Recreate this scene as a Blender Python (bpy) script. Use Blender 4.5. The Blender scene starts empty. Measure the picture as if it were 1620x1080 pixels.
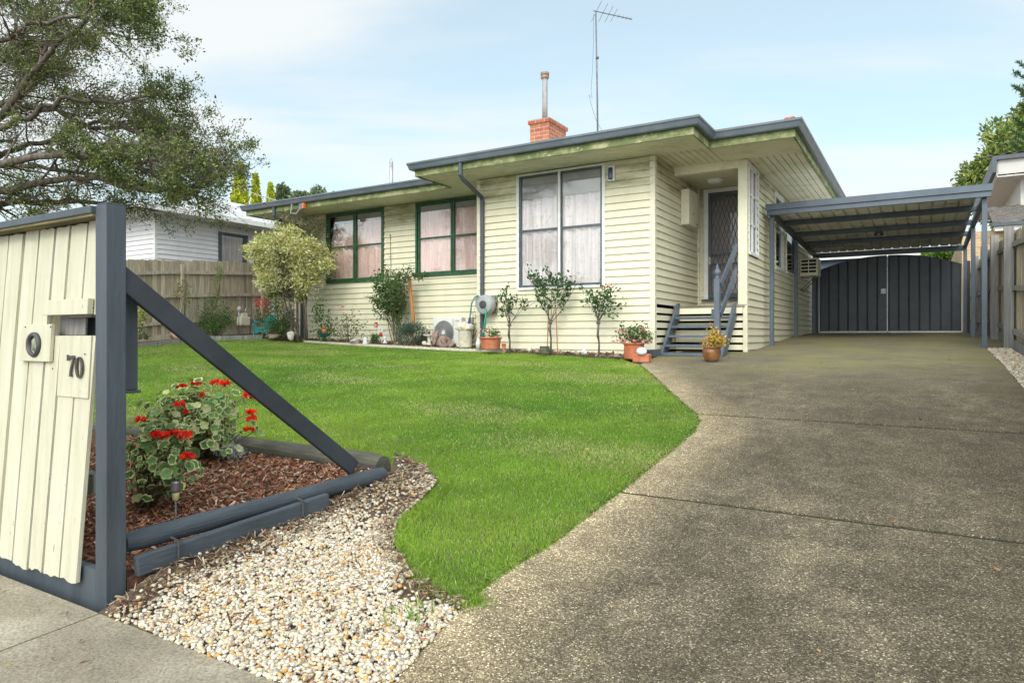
import bpy, bmesh, math, random
import numpy as np
from mathutils import Vector, Matrix
PI = math.pi
random.seed(7)
RNG = np.random.default_rng(7)
SC = bpy.context.scene
COL = SC.collection

# ---------------------------------------------------------------- camera, sky, sun, exposure
YAW = math.radians(31.1)
FPX = 1076.0          # focal length in photo pixels (photo is 1620 wide)
HOR = 530.0           # horizon row
EYE = 1.27            # eye height above the path; all heights below are relative to the eye
cam_d = bpy.data.cameras.new('camera')
cam_d.sensor_width = 36.0
cam_d.lens = 36.0 * FPX / 1620.0
cam_d.shift_y = (HOR - 540.0) / 1620.0
cam_d.clip_start = 0.05
cam_d.clip_end = 2000.0
cam = bpy.data.objects.new('camera', cam_d)
COL.objects.link(cam)
cam.location = (0, 0, 0)
cam.rotation_euler = (PI/2, 0, YAW)
SC.camera = cam

SUN_EL, SUN_AZ = math.radians(36), math.radians(165)     # azimuth clockwise from +Y
world = bpy.data.worlds.new("World")
SC.world = world
world.use_nodes = True
wt = world.node_tree
wn, wl = wt.nodes, wt.links
wn.clear()
w_out = wn.new('ShaderNodeOutputWorld')
w_bg = wn.new('ShaderNodeBackground')
w_bg.inputs['Strength'].default_value = 0.1
sky = wn.new('ShaderNodeTexSky')
sky.sky_type = 'NISHITA'
sky.sun_disc = False
sky.sun_elevation = SUN_EL
sky.sun_rotation = SUN_AZ
sky.altitude = 50
sky.dust_density = 1.2
tc = wn.new('ShaderNodeTexCoord')
sep = wn.new('ShaderNodeSeparateXYZ')
wl.new(tc.outputs['Generated'], sep.inputs[0])
zmax = wn.new('ShaderNodeMath'); zmax.operation = 'MAXIMUM'; zmax.inputs[1].default_value = 0.02
wl.new(sep.outputs['Z'], zmax.inputs[0])
zoff = wn.new('ShaderNodeMath'); zoff.operation = 'ADD'; zoff.inputs[1].default_value = 0.18
wl.new(zmax.outputs[0], zoff.inputs[0])
dv = wn.new('ShaderNodeVectorMath'); dv.operation = 'DIVIDE'
wl.new(tc.outputs['Generated'], dv.inputs[0])
wl.new(zoff.outputs[0], dv.inputs[1])
mp = wn.new('ShaderNodeMapping')
mp.inputs['Scale'].default_value = (0.75, 2.0, 0.5)
mp.inputs['Rotation'].default_value = (0, 0, 0.12)
mp.inputs['Location'].default_value = (3.3, 1.7, 0)
vr = wn.new('ShaderNodeVectorRotate'); vr.rotation_type = 'Z_AXIS'; vr.inputs['Angle'].default_value = -YAW
wl.new(dv.outputs[0], vr.inputs['Vector']); wl.new(vr.outputs[0], mp.inputs[0])
cn = wn.new('ShaderNodeTexNoise')
cn.inputs['Scale'].default_value = 0.75
cn.inputs['Detail'].default_value = 7
cn.inputs['Roughness'].default_value = 0.5
cn.inputs['Distortion'].default_value = 0.25
wl.new(mp.outputs[0], cn.inputs['Vector'])
cr = wn.new('ShaderNodeMapRange')
cr.inputs[1].default_value = 0.40; cr.inputs[2].default_value = 0.60
cr.inputs[3].default_value = 0.48; cr.inputs[4].default_value = 0.95
cr.interpolation_type = 'SMOOTHSTEP'
wl.new(cn.outputs['Fac'], cr.inputs[0])
# cloud cover closes towards the horizon
hz = wn.new('ShaderNodeMapRange')
hz.inputs[1].default_value = 0.05; hz.inputs[2].default_value = 0.42
hz.inputs[3].default_value = 0.95; hz.inputs[4].default_value = 0.0
hz.interpolation_type = 'SMOOTHSTEP'
wl.new(sep.outputs['Z'], hz.inputs[0])
mx0 = wn.new('ShaderNodeMath'); mx0.operation = 'MAXIMUM'
wl.new(cr.outputs[0], mx0.inputs[0]); wl.new(hz.outputs[0], mx0.inputs[1])
cmix = wn.new('ShaderNodeMixRGB')
wl.new(mx0.outputs[0], cmix.inputs['Fac'])
smul = wn.new('ShaderNodeMixRGB'); smul.blend_type = 'MULTIPLY'; smul.inputs[0].default_value = 1
wl.new(sky.outputs[0], smul.inputs[1]); smul.inputs[2].default_value = (1.2, 1.6, 1.42, 1)
wl.new(smul.outputs[0], cmix.inputs[1])
# unseen sky round the sun, behind the camera, brightened as added soft fill
sdir = wn.new('ShaderNodeVectorMath'); sdir.operation = 'DOT_PRODUCT'
wl.new(tc.outputs['Generated'], sdir.inputs[0])
sdir.inputs[1].default_value = (math.sin(SUN_AZ)*math.cos(SUN_EL), math.cos(SUN_AZ)*math.cos(SUN_EL), math.sin(SUN_EL))
sky_fill = wn.new('ShaderNodeMapRange'); sky_fill.interpolation_type = 'SMOOTHSTEP'
sky_fill.inputs[1].default_value = 0.15; sky_fill.inputs[2].default_value = 1.0; sky_fill.inputs[3].default_value = 1.0; sky_fill.inputs[4].default_value = 3.5
wl.new(sdir.outputs['Value'], sky_fill.inputs[0])
gm_ = wn.new('ShaderNodeVectorMath'); gm_.operation = 'SCALE'; gm_.inputs[0].default_value = (5.9, 6.15, 6.15)
wl.new(sky_fill.outputs[0], gm_.inputs['Scale']); wl.new(gm_.outputs[0], cmix.inputs[2])
wl.new(cmix.outputs[0], w_bg.inputs['Color'])
wl.new(w_bg.outputs[0], w_out.inputs['Surface'])

sun_d = bpy.data.lights.new('sun', 'SUN')
sun_d.energy = 1.0
sun_d.angle = math.radians(20)
sun_d.color = (1.0, 0.93, 0.82)
sun = bpy.data.objects.new('sun', sun_d)
COL.objects.link(sun)
_sd = Vector((math.sin(SUN_AZ)*math.cos(SUN_EL), math.cos(SUN_AZ)*math.cos(SUN_EL), math.sin(SUN_EL)))
sun.rotation_euler = _sd.to_track_quat('Z', 'Y').to_euler()

SC.view_settings.view_transform = 'Standard'
SC.view_settings.look = 'None'
SC.view_settings.exposure = 0.68
SC.view_settings.gamma = 1.0

# ---------------------------------------------------------------- measuring helpers (x along the facade, y into the block)
SA, CA = math.sin(YAW), math.cos(YAW)
def ray(px, py=HOR):
    c = (px - 810.0) / FPX
    return np.array([-SA + c*CA, CA + c*SA, (HOR - py)/FPX])
_gy = [-60, -5, 0, 1.7, 4, 6, 8.26, 10.85, 13.35, 16.2, 19.2, 30, 80]
_gz = [-1.5, -1.32, -1.27, -1.2, -.985, -.765, -.54, -.345, -.2, -.04, .05, .25, .4]
def g(x, y):
    z = np.interp(y, _gy, _gz)
    a = 0.018*np.clip(-3.8 - x, 0, 9.2) + 0.06*np.clip(-13 - x, 0, 4)
    s = np.clip((y - 3.0)/6.0, 0, 1)
    return z + a*s*s*(3-2*s)
def GP(px, py, up=0.0):              # point of the terrain seen at a photo pixel
    r = ray(px, py)
    t = np.arange(1.0, 40, 0.01)
    d = r[2]*t - g(r[0]*t, r[1]*t) - up
    k = np.argmax(d < 0)
    t = t[k]
    return (r[0]*t, r[1]*t, float(g(r[0]*t, r[1]*t))+up)
def PY(px, py, y):
    r = ray(px, py); return r*(y/r[1])
def PX(px, py, x):
    r = ray(px, py); return r*(x/r[0])
def AT(px, y):                       # ground point at plane y in the column px
    r = ray(px); t = y/r[1]
    return (r[0]*t, y, float(g(r[0]*t, y)))
def ATX(px, x):
    r = ray(px); t = x/r[0]
    return (x, r[1]*t, float(g(x, r[1]*t)))
def mpp(p):                          # metres per photo pixel at a point
    return (-p[0]*SA + p[1]*CA)/FPX

# ---------------------------------------------------------------- mesh builder
ORG = {}
class MB:
    def __init__(s): s.v = []; s.n = 0; s.f = []; s.c = []
    def add(s, V, F, c=None):
        V = np.asarray(V, float).reshape(-1, 3)
        if not len(V): return
        s.v.append(V)
        if isinstance(F, np.ndarray):
            F = F + s.n; s.f.append(F); m = len(F); s._c(c, m)
        else:
            by = {}; c2 = c is not None and np.ndim(c) == 2
            for i, q in enumerate(F): by.setdefault(len(q), []).append(i)
            for k, ii in by.items():
                s.f.append(np.array([F[i] for i in ii]) + s.n); s._c(np.asarray(c)[ii] if c2 else c, len(ii))
        s.n += len(V)
    def _c(s, c, m):
        if c is None: c = (1, 1, 1)
        c = np.asarray(c, float)
        s.c.append(np.tile(c, (m, 1)) if c.ndim == 1 else c)
    BF = [[0,3,2,1],[4,5,6,7],[0,1,5,4],[1,2,6,5],[2,3,7,6],[3,0,4,7]]
    def box(s, x0, x1, y0, y1, z0, z1, c=None):
        s.add([(x0,y0,z0),(x1,y0,z0),(x1,y1,z0),(x0,y1,z0),(x0,y0,z1),(x1,y0,z1),(x1,y1,z1),(x0,y1,z1)], MB.BF, c)
    def bar(s, p, q, w, h, up=(0,0,1), c=None):      # box from p to q, w across, h along up
        p = np.array(p, float); q = np.array(q, float); d = q-p; d /= np.linalg.norm(d)
        sd = np.cross(d, up); sd /= np.linalg.norm(sd); u = np.cross(sd, d)
        V = []
        for e in (p, q):
            for a, b in ((-1,-1),(1,-1),(1,1),(-1,1)): V.append(e + sd*a*w/2 + u*b*h/2)
        s.add(V, [[3,2,1,0],[4,5,6,7],[0,1,5,4],[1,2,6,5],[2,3,7,6],[3,0,4,7]], c)
    def tube(s, P, R, n=8, c=None, cap=True):
        P = np.asarray(P, float); m = len(P)
        R = np.full(m, R) if np.isscalar(R) else np.asarray(R, float)
        T = np.gradient(P, axis=0); T /= (np.linalg.norm(T, axis=1)[:, None] + 1e-9)
        a = np.cross(T[0], (0, 0, 1.) if abs(T[0][2]) < .8 else (1., 0, 0)); A = np.empty_like(T)
        for i in range(m):
            a = a - T[i]*(a@T[i]); a = a/(math.sqrt(a@a)+1e-9); A[i] = a
        B = np.cross(T, A)
        th = np.arange(n)*2*PI/n
        V = (P[:, None] + R[:, None, None]*(np.cos(th)[None, :, None]*A[:, None] + np.sin(th)[None, :, None]*B[:, None])).reshape(-1, 3)
        i = np.arange(m-1)[:, None]*n; j = np.arange(n)[None]; k = (j+1) % n
        F = np.stack([i+j, i+n+j, i+n+k, i+k], -1).reshape(-1, 4)
        if cap:
            s.add(V, [list(q) for q in F] + [list(range(n)), list(range((m-1)*n, m*n))[::-1]] if m*n < 4000 else F, c)
        else: s.add(V, F, c)
    def lathe(s, prof, o, n=24, c=None, axis='z', wob=0):
        V = []; o = np.array(o, float)
        for r, h in prof:
            for k in range(n):
                a = 2*PI*k/n; rr = r*(1+wob*math.sin(3*a+h*9))
                if axis == 'z': V.append(o + (rr*math.cos(a), rr*math.sin(a), h))
                elif axis == 'y': V.append(o + (rr*math.cos(a), -h, rr*math.sin(a)))
                else: V.append(o + (h, rr*math.cos(a), rr*math.sin(a)))
        F = []
        for i in range(len(prof)-1):
            for k in range(n): F.append([i*n+k, i*n+(k+1) % n, (i+1)*n+(k+1) % n, (i+1)*n+k])
        F.append(list(range(n))[::-1]); F.append([(len(prof)-1)*n+k for k in range(n)])
        s.add(V, F, c)
    def poly(s, pts, d, c=None):                      # prism: polygon pts swept by vector d
        m = len(pts); P = np.array(pts, float); d = np.array(d, float)
        V = np.vstack([P, P+d])
        s.add(V, [list(range(m)), list(range(m, 2*m))[::-1]] + [[i, (i+1) % m+0, (i+1) % m+m, i+m][::-1] for i in range(m)], c)
    def blob(s, o, r, sub=2, jit=.15, c=None, seed=0):
        V, F = ico(sub); rg = np.random.default_rng(seed)
        k = rg.uniform(-1, 1, (4, 3))*2.2; ph = rg.uniform(0, 6, 4)
        f = 1 + jit*sum(np.sin(V@k[i]*1.6+ph[i]) for i in range(4))/2
        s.add(V*f[:, None]*np.array(r) + np.array(o), F, c)
    def build(s, name, mat, parent=None, org=None, smooth=False, bevel=0, fix=False):
        me = bpy.data.meshes.new(name)
        V = np.vstack(s.v)
        if parent is not None: org = ORG[parent.name]
        elif org is None: org = (0, 0, 0)
        org = np.array(org, float); V = V - org
        nl = sum(f.size for f in s.f); nf = sum(len(f) for f in s.f)
        me.vertices.add(len(V)); me.vertices.foreach_set('co', V.astype(np.float32).ravel())
        me.loops.add(nl); me.loops.foreach_set('vertex_index', np.concatenate([f.ravel() for f in s.f]).astype(np.int32))
        me.polygons.add(nf)
        tot = np.concatenate([np.full(len(f), f.shape[1]) for f in s.f])
        me.polygons.foreach_set('loop_start', np.concatenate([[0], np.cumsum(tot)[:-1]]).astype(np.int32))
        me.polygons.foreach_set('use_smooth', np.full(nf, smooth))
        me.update(calc_edges=True)
        C = np.vstack(s.c)
        if True:
            at = me.attributes.new('Col', 'FLOAT_COLOR', 'FACE')
            at.data.foreach_set('color', np.hstack([C, np.ones((len(C), 1))]).astype(np.float32).ravel())
        if fix:
            bm = bmesh.new(); bm.from_mesh(me); bmesh.ops.recalc_face_normals(bm, faces=bm.faces); bm.to_mesh(me); bm.free()
        me.materials.append(mat)
        o = bpy.data.objects.new(name, me); COL.objects.link(o)
        if parent is not None: o.parent = parent; ORG[o.name] = tuple(org)
        else: o.location = org; ORG[o.name] = tuple(org)
        if bevel:
            b = o.modifiers.new('bevel', 'BEVEL'); b.width = bevel; b.segments = 2; b.limit_method = 'ANGLE'
        return o
_ico = {}
def ico(sub):
    if sub not in _ico:
        bm = bmesh.new(); bmesh.ops.create_icosphere(bm, subdivisions=sub, radius=1)
        bm.verts.ensure_lookup_table()
        _ico[sub] = (np.array([v.co[:] for v in bm.verts]), np.array([[v.index for v in f.verts] for f in bm.faces])); bm.free()
    return _ico[sub]
def tag(o, label, cat, group=None):
    o['label'] = label; o['category'] = cat
    if group: o['group'] = group
    return o
def thing(name, loc, label, cat, group=None):
    o = bpy.data.objects.new(name, None); COL.objects.link(o)
    o.location = loc; o.empty_display_size = .1; ORG[o.name] = tuple(float(v) for v in loc)
    return tag(o, label, cat, group)
def struct(o): o['kind'] = 'structure'; return o
def stuff(o, label=None, cat=None):
    o['kind'] = 'stuff'
    if label: o['label'] = label; o['category'] = cat
    return o
def copy_tree(o, loc=None, parent=None):
    c = o.copy(); COL.objects.link(c)
    if parent: c.parent = parent
    if loc is not None: c.location = loc
    for ch in o.children: copy_tree(ch, None, c)
    return c

# ---------------------------------------------------------------- materials
def _new(name):
    m = bpy.data.materials.new(name); m.use_nodes = True
    nt = m.node_tree; return m, nt, nt.nodes['Principled BSDF']
def N(nt, t, **kw):
    n = nt.nodes.new(t)
    for k, v in kw.items():
        if k in n.inputs: n.inputs[k].default_value = v
        else: setattr(n, k, v)
    return n
def ramp(nt, src, stops):
    r = nt.nodes.new('ShaderNodeValToRGB'); nt.links.new(src, r.inputs[0])
    e = r.color_ramp.elements
    while len(e) < len(stops): e.new(.5)
    for i, (p, c) in enumerate(stops):
        e[i].position = p; e[i].color = (*c, 1) if len(c) == 3 else c
    return r.outputs[0]
def coord(nt, scale=(1, 1, 1), rot=(0, 0, 0)):
    t = nt.nodes.new('ShaderNodeTexCoord'); m = nt.nodes.new('ShaderNodeMapping')
    m.inputs['Scale'].default_value = scale; m.inputs['Rotation'].default_value = rot
    nt.links.new(t.outputs['Object'], m.inputs[0]); return m.outputs[0]
def noise(nt, vec, scale, detail=4, rough=.55, dist=0):
    n = N(nt, 'ShaderNodeTexNoise'); n.inputs['Scale'].default_value = scale; n.inputs['Detail'].default_value = detail
    n.inputs['Roughness'].default_value = rough; n.inputs['Distortion'].default_value = dist
    nt.links.new(vec, n.inputs['Vector']); return n.outputs['Fac']
def mix(nt, fac, a, b, blend='MIX'):
    m = nt.nodes.new('ShaderNodeMixRGB'); m.blend_type = blend
    for i, v in ((0, fac), (1, a), (2, b)):
        if isinstance(v, (int, float)): m.inputs[i].default_value = v
        elif isinstance(v, tuple): m.inputs[i].default_value = (*v, 1)
        else: nt.links.new(v, m.inputs[i])
    return m.outputs[0]
def bump(nt, b, h, strength=.3, dist=.01):
    n = N(nt, 'ShaderNodeBump'); n.inputs['Strength'].default_value = strength; n.inputs['Distance'].default_value = dist
    nt.links.new(h, n.inputs['Height']); nt.links.new(n.outputs[0], b.inputs['Normal'])
def nmat(name, c1, c2, scale=8, rough=.6, bmp=.2, sc=(1, 1, 1), metal=0, spec=.5, detail=5, dirt=None, bdist=.004):
    """two colours blended by noise, optional dirt colour in blotches"""
    m, nt, b = _new(name)
    v = coord(nt, sc); f = noise(nt, v, scale, detail)
    col = ramp(nt, f, [(.35, c1), (.65, c2)])
    if dirt:
        f2 = noise(nt, v, scale*.35, 6, .7)
        fr = ramp(nt, f2, [(dirt[1], (0, 0, 0)), (dirt[2], (1, 1, 1))])
        col = mix(nt, fr, col, dirt[0])
    nt.links.new(col, b.inputs['Base Color'])
    b.inputs['Roughness'].default_value = rough; b.inputs['Metallic'].default_value = metal
    b.inputs['Specular IOR Level'].default_value = spec
    if bmp: bump(nt, b, noise(nt, v, scale*4, 6, .6), bmp, bdist)
    return m
def cmat(name, rough=.6, vary=.25, scale=30, trans=0, spec=.3, bmp=0):
    """colour from the faces' own Col attribute, slightly varied"""
    m, nt, b = _new(name)
    a = nt.nodes.new('ShaderNodeAttribute'); a.attribute_name = 'Col'
    v = coord(nt); f = noise(nt, v, scale, 3)
    k = ramp(nt, f, [(.3, (1-vary,)*3), (.7, (1+vary*.5,)*3)])
    col = mix(nt, 1.0, a.outputs['Color'], k, 'MULTIPLY')
    nt.links.new(col, b.inputs['Base Color'])
    b.inputs['Roughness'].default_value = rough; b.inputs['Specular IOR Level'].default_value = spec
    if bmp: bump(nt, b, noise(nt, v, scale*3, 5), bmp, .003)
    if trans:
        t = nt.nodes.new('ShaderNodeBsdfTranslucent'); nt.links.new(col, t.inputs[0])
        ms = nt.nodes.new('ShaderNodeMixShader'); ms.inputs[0].default_value = trans
        out = nt.nodes['Material Output']
        nt.links.new(b.outputs[0], ms.inputs[1]); nt.links.new(t.outputs[0], ms.inputs[2]); nt.links.new(ms.outputs[0], out.inputs[0])
    return m
M = {}
M['soil'] = nmat('soil', (.05, .035, .022), (.11, .08, .05), 20, .95, .6)
M['leaf'] = cmat('leaf', .5, .25, 25, .3, .3)
M['grass'] = cmat('grass_blades', .55, .2, 2.0, .35, .25)
M['petal'] = cmat('petal', .5, .15, 60, .25)
M['bark'] = nmat('bark', (.06, .048, .038), (.17, .14, .11), 18, .9, .6, (1, 1, .25))
M['twig'] = nmat('twig', (.085, .068, .052), (.17, .14, .11), 25, .9, .3)
M['stem'] = nmat('stem', (.08, .09, .03), (.16, .12, .07), 30, .8, .3)
M['pebble'] = cmat('pebble', .55, .22, 90, 0, .4, .15)
M['chip'] = cmat('bark_chip', .85, .35, 70, 0, .2, .4)
M['rock'] = nmat('rock', (.16, .10, .08), (.36, .27, .22), 12, .85, .8)
M['stone_pale'] = nmat('pale_stone', (.45, .40, .33), (.66, .61, .52), 30, .8, .4)
M['terracotta'] = nmat('terracotta', (.42, .12, .055), (.52, .17, .08), 14, .7, .15, dirt=((.5, .33, .25), .55, .75))
M['glazed'] = nmat('glazed_brown', (.12, .055, .02), (.28, .13, .05), 9, .25, .1)
M['navy'] = nmat('slate_paint', (.050, .064, .078), (.066, .082, .098), 9, .5, .6, (1, 1, .16), dirt=((.036, .045, .054), .55, .78), detail=8, bdist=.006)
M['dark_navy'] = nmat('dark_slate', (.022, .027, .035), (.042, .050, .062), 9, .6, .8, (1, .3, .3), dirt=((.09, .09, .09), .62, .78), detail=8, bdist=.006)  # darker slate tone, used on the brace only
M['step_blue'] = nmat('step_paint', (.075, .098, .13), (.105, .132, .17), 8, .5, .25)
M['steel'] = nmat('slate_steel', (.07, .095, .125), (.09, .115, .15), 5, .4, .05)
M['gatem'] = nmat('gate_steel', (.026, .034, .046), (.040, .051, .067), 4, .42, .05)
M['gutter'] = nmat('gutter_paint', (.10, .125, .15), (.14, .165, .19), 4, .35, .05)
M['white'] = nmat('white_paint', (.66, .66, .64), (.74, .74, .72), 10, .5, .1)
M['green'] = nmat('green_paint', (.012, .06, .022), (.03, .11, .045), 12, .45, .15)
M['teal'] = nmat('teal_glaze', (.01, .17, .17), (.03, .28, .26), 8, .35, .1, dirt=((.5, .5, .42), .55, .7))
M['grey_plastic'] = nmat('grey_plastic', (.30, .31, .31), (.36, .37, .37), 6, .5, .05)
M['dark_plastic'] = nmat('dark_plastic', (.035, .037, .04), (.06, .062, .066), 10, .5, .05)
M['acwhite'] = nmat('appliance_white', (.58, .58, .55), (.66, .66, .63), 5, .45, .03)
M['hose'] = nmat('green_hose', (.0, .25, .17), (.01, .33, .23), 10, .4, 0)
M['black'] = nmat('black', (.008, .008, .009), (.014, .014, .016), 10, .7, 0)
M['metal'] = nmat('galvanised', (.32, .33, .33), (.5, .5, .5), 20, .45, .1, metal=.6)
M['mast'] = nmat('dull_mast', (.10, .10, .105), (.17, .17, .17), 20, .6, 0)
M['sack'] = nmat('sack_cloth', (.48, .44, .34), (.64, .60, .48), 14, .9, .5)
M['red'] = nmat('red_paint', (.42, .02, .015), (.5, .04, .03), 10, .5, .1)
M['stake'] = nmat('timber_stake', (.36, .15, .05), (.5, .24, .09), 12, .7, .3, (1, 1, .2))

def paint_mat(name, base, dirty, topz=None):
    """weatherboard paint with faint streaks; the uppermost boards are mouldy"""
    m, nt, b = _new(name)
    v = coord(nt); vs = coord(nt, (1.3, 1.3, .35))
    f = noise(nt, vs, 3.2, 6, .65)
    col = ramp(nt, f, [(.3, tuple(c*.9 for c in base)), (.65, base)])
    spk = noise(nt, v, 45, 3)
    col = mix(nt, ramp(nt, spk, [(.66, (0, 0, 0)), (.78, (.35, .35, .35))]), col, dirty)
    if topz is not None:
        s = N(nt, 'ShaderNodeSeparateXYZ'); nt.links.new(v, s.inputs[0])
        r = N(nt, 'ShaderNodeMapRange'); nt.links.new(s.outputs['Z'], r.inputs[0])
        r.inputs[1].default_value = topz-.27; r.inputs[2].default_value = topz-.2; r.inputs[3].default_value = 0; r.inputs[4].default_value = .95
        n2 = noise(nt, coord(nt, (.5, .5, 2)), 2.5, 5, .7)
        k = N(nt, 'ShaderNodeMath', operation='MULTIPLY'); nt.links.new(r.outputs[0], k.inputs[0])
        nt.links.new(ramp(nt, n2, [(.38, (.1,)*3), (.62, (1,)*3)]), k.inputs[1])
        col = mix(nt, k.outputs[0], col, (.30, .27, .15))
    nt.links.new(col, b.inputs['Base Color']); b.inputs['Roughness'].default_value = .5
    bump(nt, b, noise(nt, coord(nt, (.4, .4, 6)), 20, 5), .12, .003)
    return m
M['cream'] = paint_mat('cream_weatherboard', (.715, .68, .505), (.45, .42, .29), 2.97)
M['trim'] = nmat('cream_trim', (.65, .62, .47), (.71, .68, .53), 8, .5, .15)
M['nwhite'] = paint_mat('white_weatherboard', (.70, .70, .71), (.5, .5, .5))
def fence_paint():
    m, nt, b = _new('cream_paling'); v = coord(nt); vs = coord(nt, (7, 7, .55))
    col = ramp(nt, noise(nt, vs, 2.2, 8, .7), [(.3, (.45, .43, .30)), (.5, (.53, .51, .39)), (.7, (.57, .555, .45))])
    col = mix(nt, ramp(nt, noise(nt, coord(nt, (9, 9, .8)), 4, 8, .8), [(.60, (0, 0, 0)), (.70, (.7, .7, .7))]), col, (.46, .42, .24))
    col = mix(nt, ramp(nt, noise(nt, coord(nt, (1, 1, .35)), 38, 4, .6), [(.70, (0, 0, 0)), (.73, (1, 1, 1))]), col, (.12, .10, .07))
    nt.links.new(col, b.inputs['Base Color']); b.inputs['Roughness'].default_value = .65
    bump(nt, b, noise(nt, vs, 6, 8, .75), 1.0, .006); return m
M['fence_cream'] = fence_paint()

def soffit_mat():
    m, nt, b = _new('soffit_paint'); v = coord(nt)
    f = noise(nt, v, 2.2, 7, .7); col = ramp(nt, f, [(.3, (.62, .58, .42)), (.5, (.80, .77, .60)), (.7, (.84, .82, .68))])
    f2 = noise(nt, v, 14, 6, .75)
    col = mix(nt, ramp(nt, f2, [(.58, (0, 0, 0)), (.72, (.45, .45, .45))]), col, (.34, .30, .20))
    nt.links.new(col, b.inputs['Base Color']); b.inputs['Roughness'].default_value = .7
    bump(nt, b, f2, .3, .004); return m
M['soffit'] = soffit_mat()
def fascia_mat():
    m, nt, b = _new('mossy_fascia'); v = coord(nt)
    f = noise(nt, v, 3.5, 7, .7)
    col = ramp(nt, f, [(.3, (.075, .12, .04)), (.5, (.17, .20, .08)), (.66, (.40, .40, .22))])
    f2 = noise(nt, v, 9, 7, .8)
    col = mix(nt, ramp(nt, f2, [(.58, (0, 0, 0)), (.66, (.8, .8, .8))]), col, (.58, .58, .40))
    nt.links.new(col, b.inputs['Base Color']); b.inputs['Roughness'].default_value = .75
    bump(nt, b, f2, .5, .006); return m
M['fascia'] = fascia_mat()
def wood_mat(name, c1, c2, c3, vs=(6, 6, .5), sc=4):
    m, nt, b = _new(name); v = coord(nt, vs)
    f = noise(nt, v, sc, 8, .65); col = ramp(nt, f, [(.28, c1), (.5, c2), (.72, c3)])
    a = nt.nodes.new('ShaderNodeAttribute'); a.attribute_name = 'Col'
    col = mix(nt, 1.0, col, a.outputs['Color'], 'MULTIPLY')
    nt.links.new(col, b.inputs['Base Color']); b.inputs['Roughness'].default_value = .85
    bump(nt, b, noise(nt, v, sc*3, 8, .7), .7, .006); return m
M['paling'] = wood_mat('weathered_paling', (.22, .18, .13), (.38, .33, .26), (.52, .47, .38))
M['greywood'] = wood_mat('grey_hardwood', (.12, .12, .12), (.22, .215, .205), (.34, .33, .31), (8, 8, .5), 3)
M['log'] = wood_mat('weathered_log', (.035, .035, .028), (.08, .08, .06), (.16, .15, .10), (.8, 6, 6), 4)
M['navylog'] = wood_mat('slate_painted_log', (.034, .044, .055), (.052, .065, .080), (.075, .09, .106), (6, .8, 6), 3)
def brick_mat(name, c1, c2, mortar, sw=.23, sh=.086, fl=(1, 0, 0)):
    m, nt, b = _new(name)
    t = nt.nodes.new('ShaderNodeTexCoord'); s = N(nt, 'ShaderNodeSeparateXYZ'); nt.links.new(t.outputs['Object'], s.inputs[0])
    ad = N(nt, 'ShaderNodeMath', operation='ADD'); nt.links.new(s.outputs['X'], ad.inputs[0]); nt.links.new(s.outputs['Y'], ad.inputs[1])
    cb = N(nt, 'ShaderNodeCombineXYZ'); nt.links.new(ad.outputs[0], cb.inputs[0]); nt.links.new(s.outputs['Z'], cb.inputs[1])
    br = N(nt, 'ShaderNodeTexBrick'); nt.links.new(cb.outputs[0], br.inputs['Vector'])
    br.inputs['Scale'].default_value = 1; br.inputs['Brick Width'].default_value = sw; br.inputs['Row Height'].default_value = sh
    br.inputs['Mortar Size'].default_value = .006; br.inputs['Color1'].default_value = (*c1, 1); br.inputs['Color2'].default_value = (*c2, 1)
    br.inputs['Mortar'].default_value = (*mortar, 1)
    col = mix(nt, .5, br.outputs['Color'], ramp(nt, noise(nt, t.outputs['Object'], 25, 4), [(.3, (.5,)*3), (.7, (1.2,)*3)]), 'MULTIPLY')
    nt.links.new(col, b.inputs['Base Color']); b.inputs['Roughness'].default_value = .85
    iv = N(nt, 'ShaderNodeMath', operation='SUBTRACT'); iv.inputs[0].default_value = 1; nt.links.new(br.outputs['Fac'], iv.inputs[1])
    bump(nt, b, iv.outputs[0], .5, .006); return m
M['brick'] = brick_mat('red_brick', (.34, .09, .045), (.46, .17, .08), (.42, .38, .32))
M['brick_tan'] = brick_mat('tan_brick', (.52, .34, .18), (.60, .42, .24), (.6, .55, .45))

def glass_mat(name, refl=.16, tint=(.985, .985, .985)):
    m, nt, b = _new(name)
    tr = N(nt, 'ShaderNodeBsdfTransparent'); tr.inputs[0].default_value = (*tint, 1)
    gl = N(nt, 'ShaderNodeBsdfGlossy'); gl.inputs['Roughness'].default_value = .015
    fr = N(nt, 'ShaderNodeFresnel'); fr.inputs['IOR'].default_value = 1.38
    ad = N(nt, 'ShaderNodeMath', operation='ADD'); nt.links.new(fr.outputs[0], ad.inputs[0]); ad.inputs[1].default_value = refl
    nz = noise(nt, coord(nt), 1.5, 2)
    bn = N(nt, 'ShaderNodeBump'); bn.inputs['Strength'].default_value = .03; nt.links.new(nz, bn.inputs['Height']); nt.links.new(bn.outputs[0], gl.inputs['Normal'])
    ms = N(nt, 'ShaderNodeMixShader'); nt.links.new(ad.outputs[0], ms.inputs[0]); nt.links.new(tr.outputs[0], ms.inputs[1]); nt.links.new(gl.outputs[0], ms.inputs[2])
    nt.links.new(ms.outputs[0], nt.nodes['Material Output'].inputs[0]); return m
M['glass'] = glass_mat('window_glass', .03)
def curtain_mat(name, c1, c2):
    m, nt, b = _new(name); v = coord(nt, (1, 1, 1))
    w = noise(nt, coord(nt, (14, 14, .7)), 1.5, 5, .6)
    col = ramp(nt, w, [(.3, c1), (.7, c2)])
    dots = noise(nt, v, 16, 4, .7)
    col = mix(nt, ramp(nt, dots, [(.55, (0, 0, 0)), (.68, (.4, .4, .4))]), col, (.30, .26, .26))
    nt.links.new(col, b.inputs['Base Color']); b.inputs['Roughness'].default_value = .9; return m
M['curtain_pink'] = curtain_mat('lace_curtain_pink', (.78, .50, .46), (.97, .80, .76))
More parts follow.
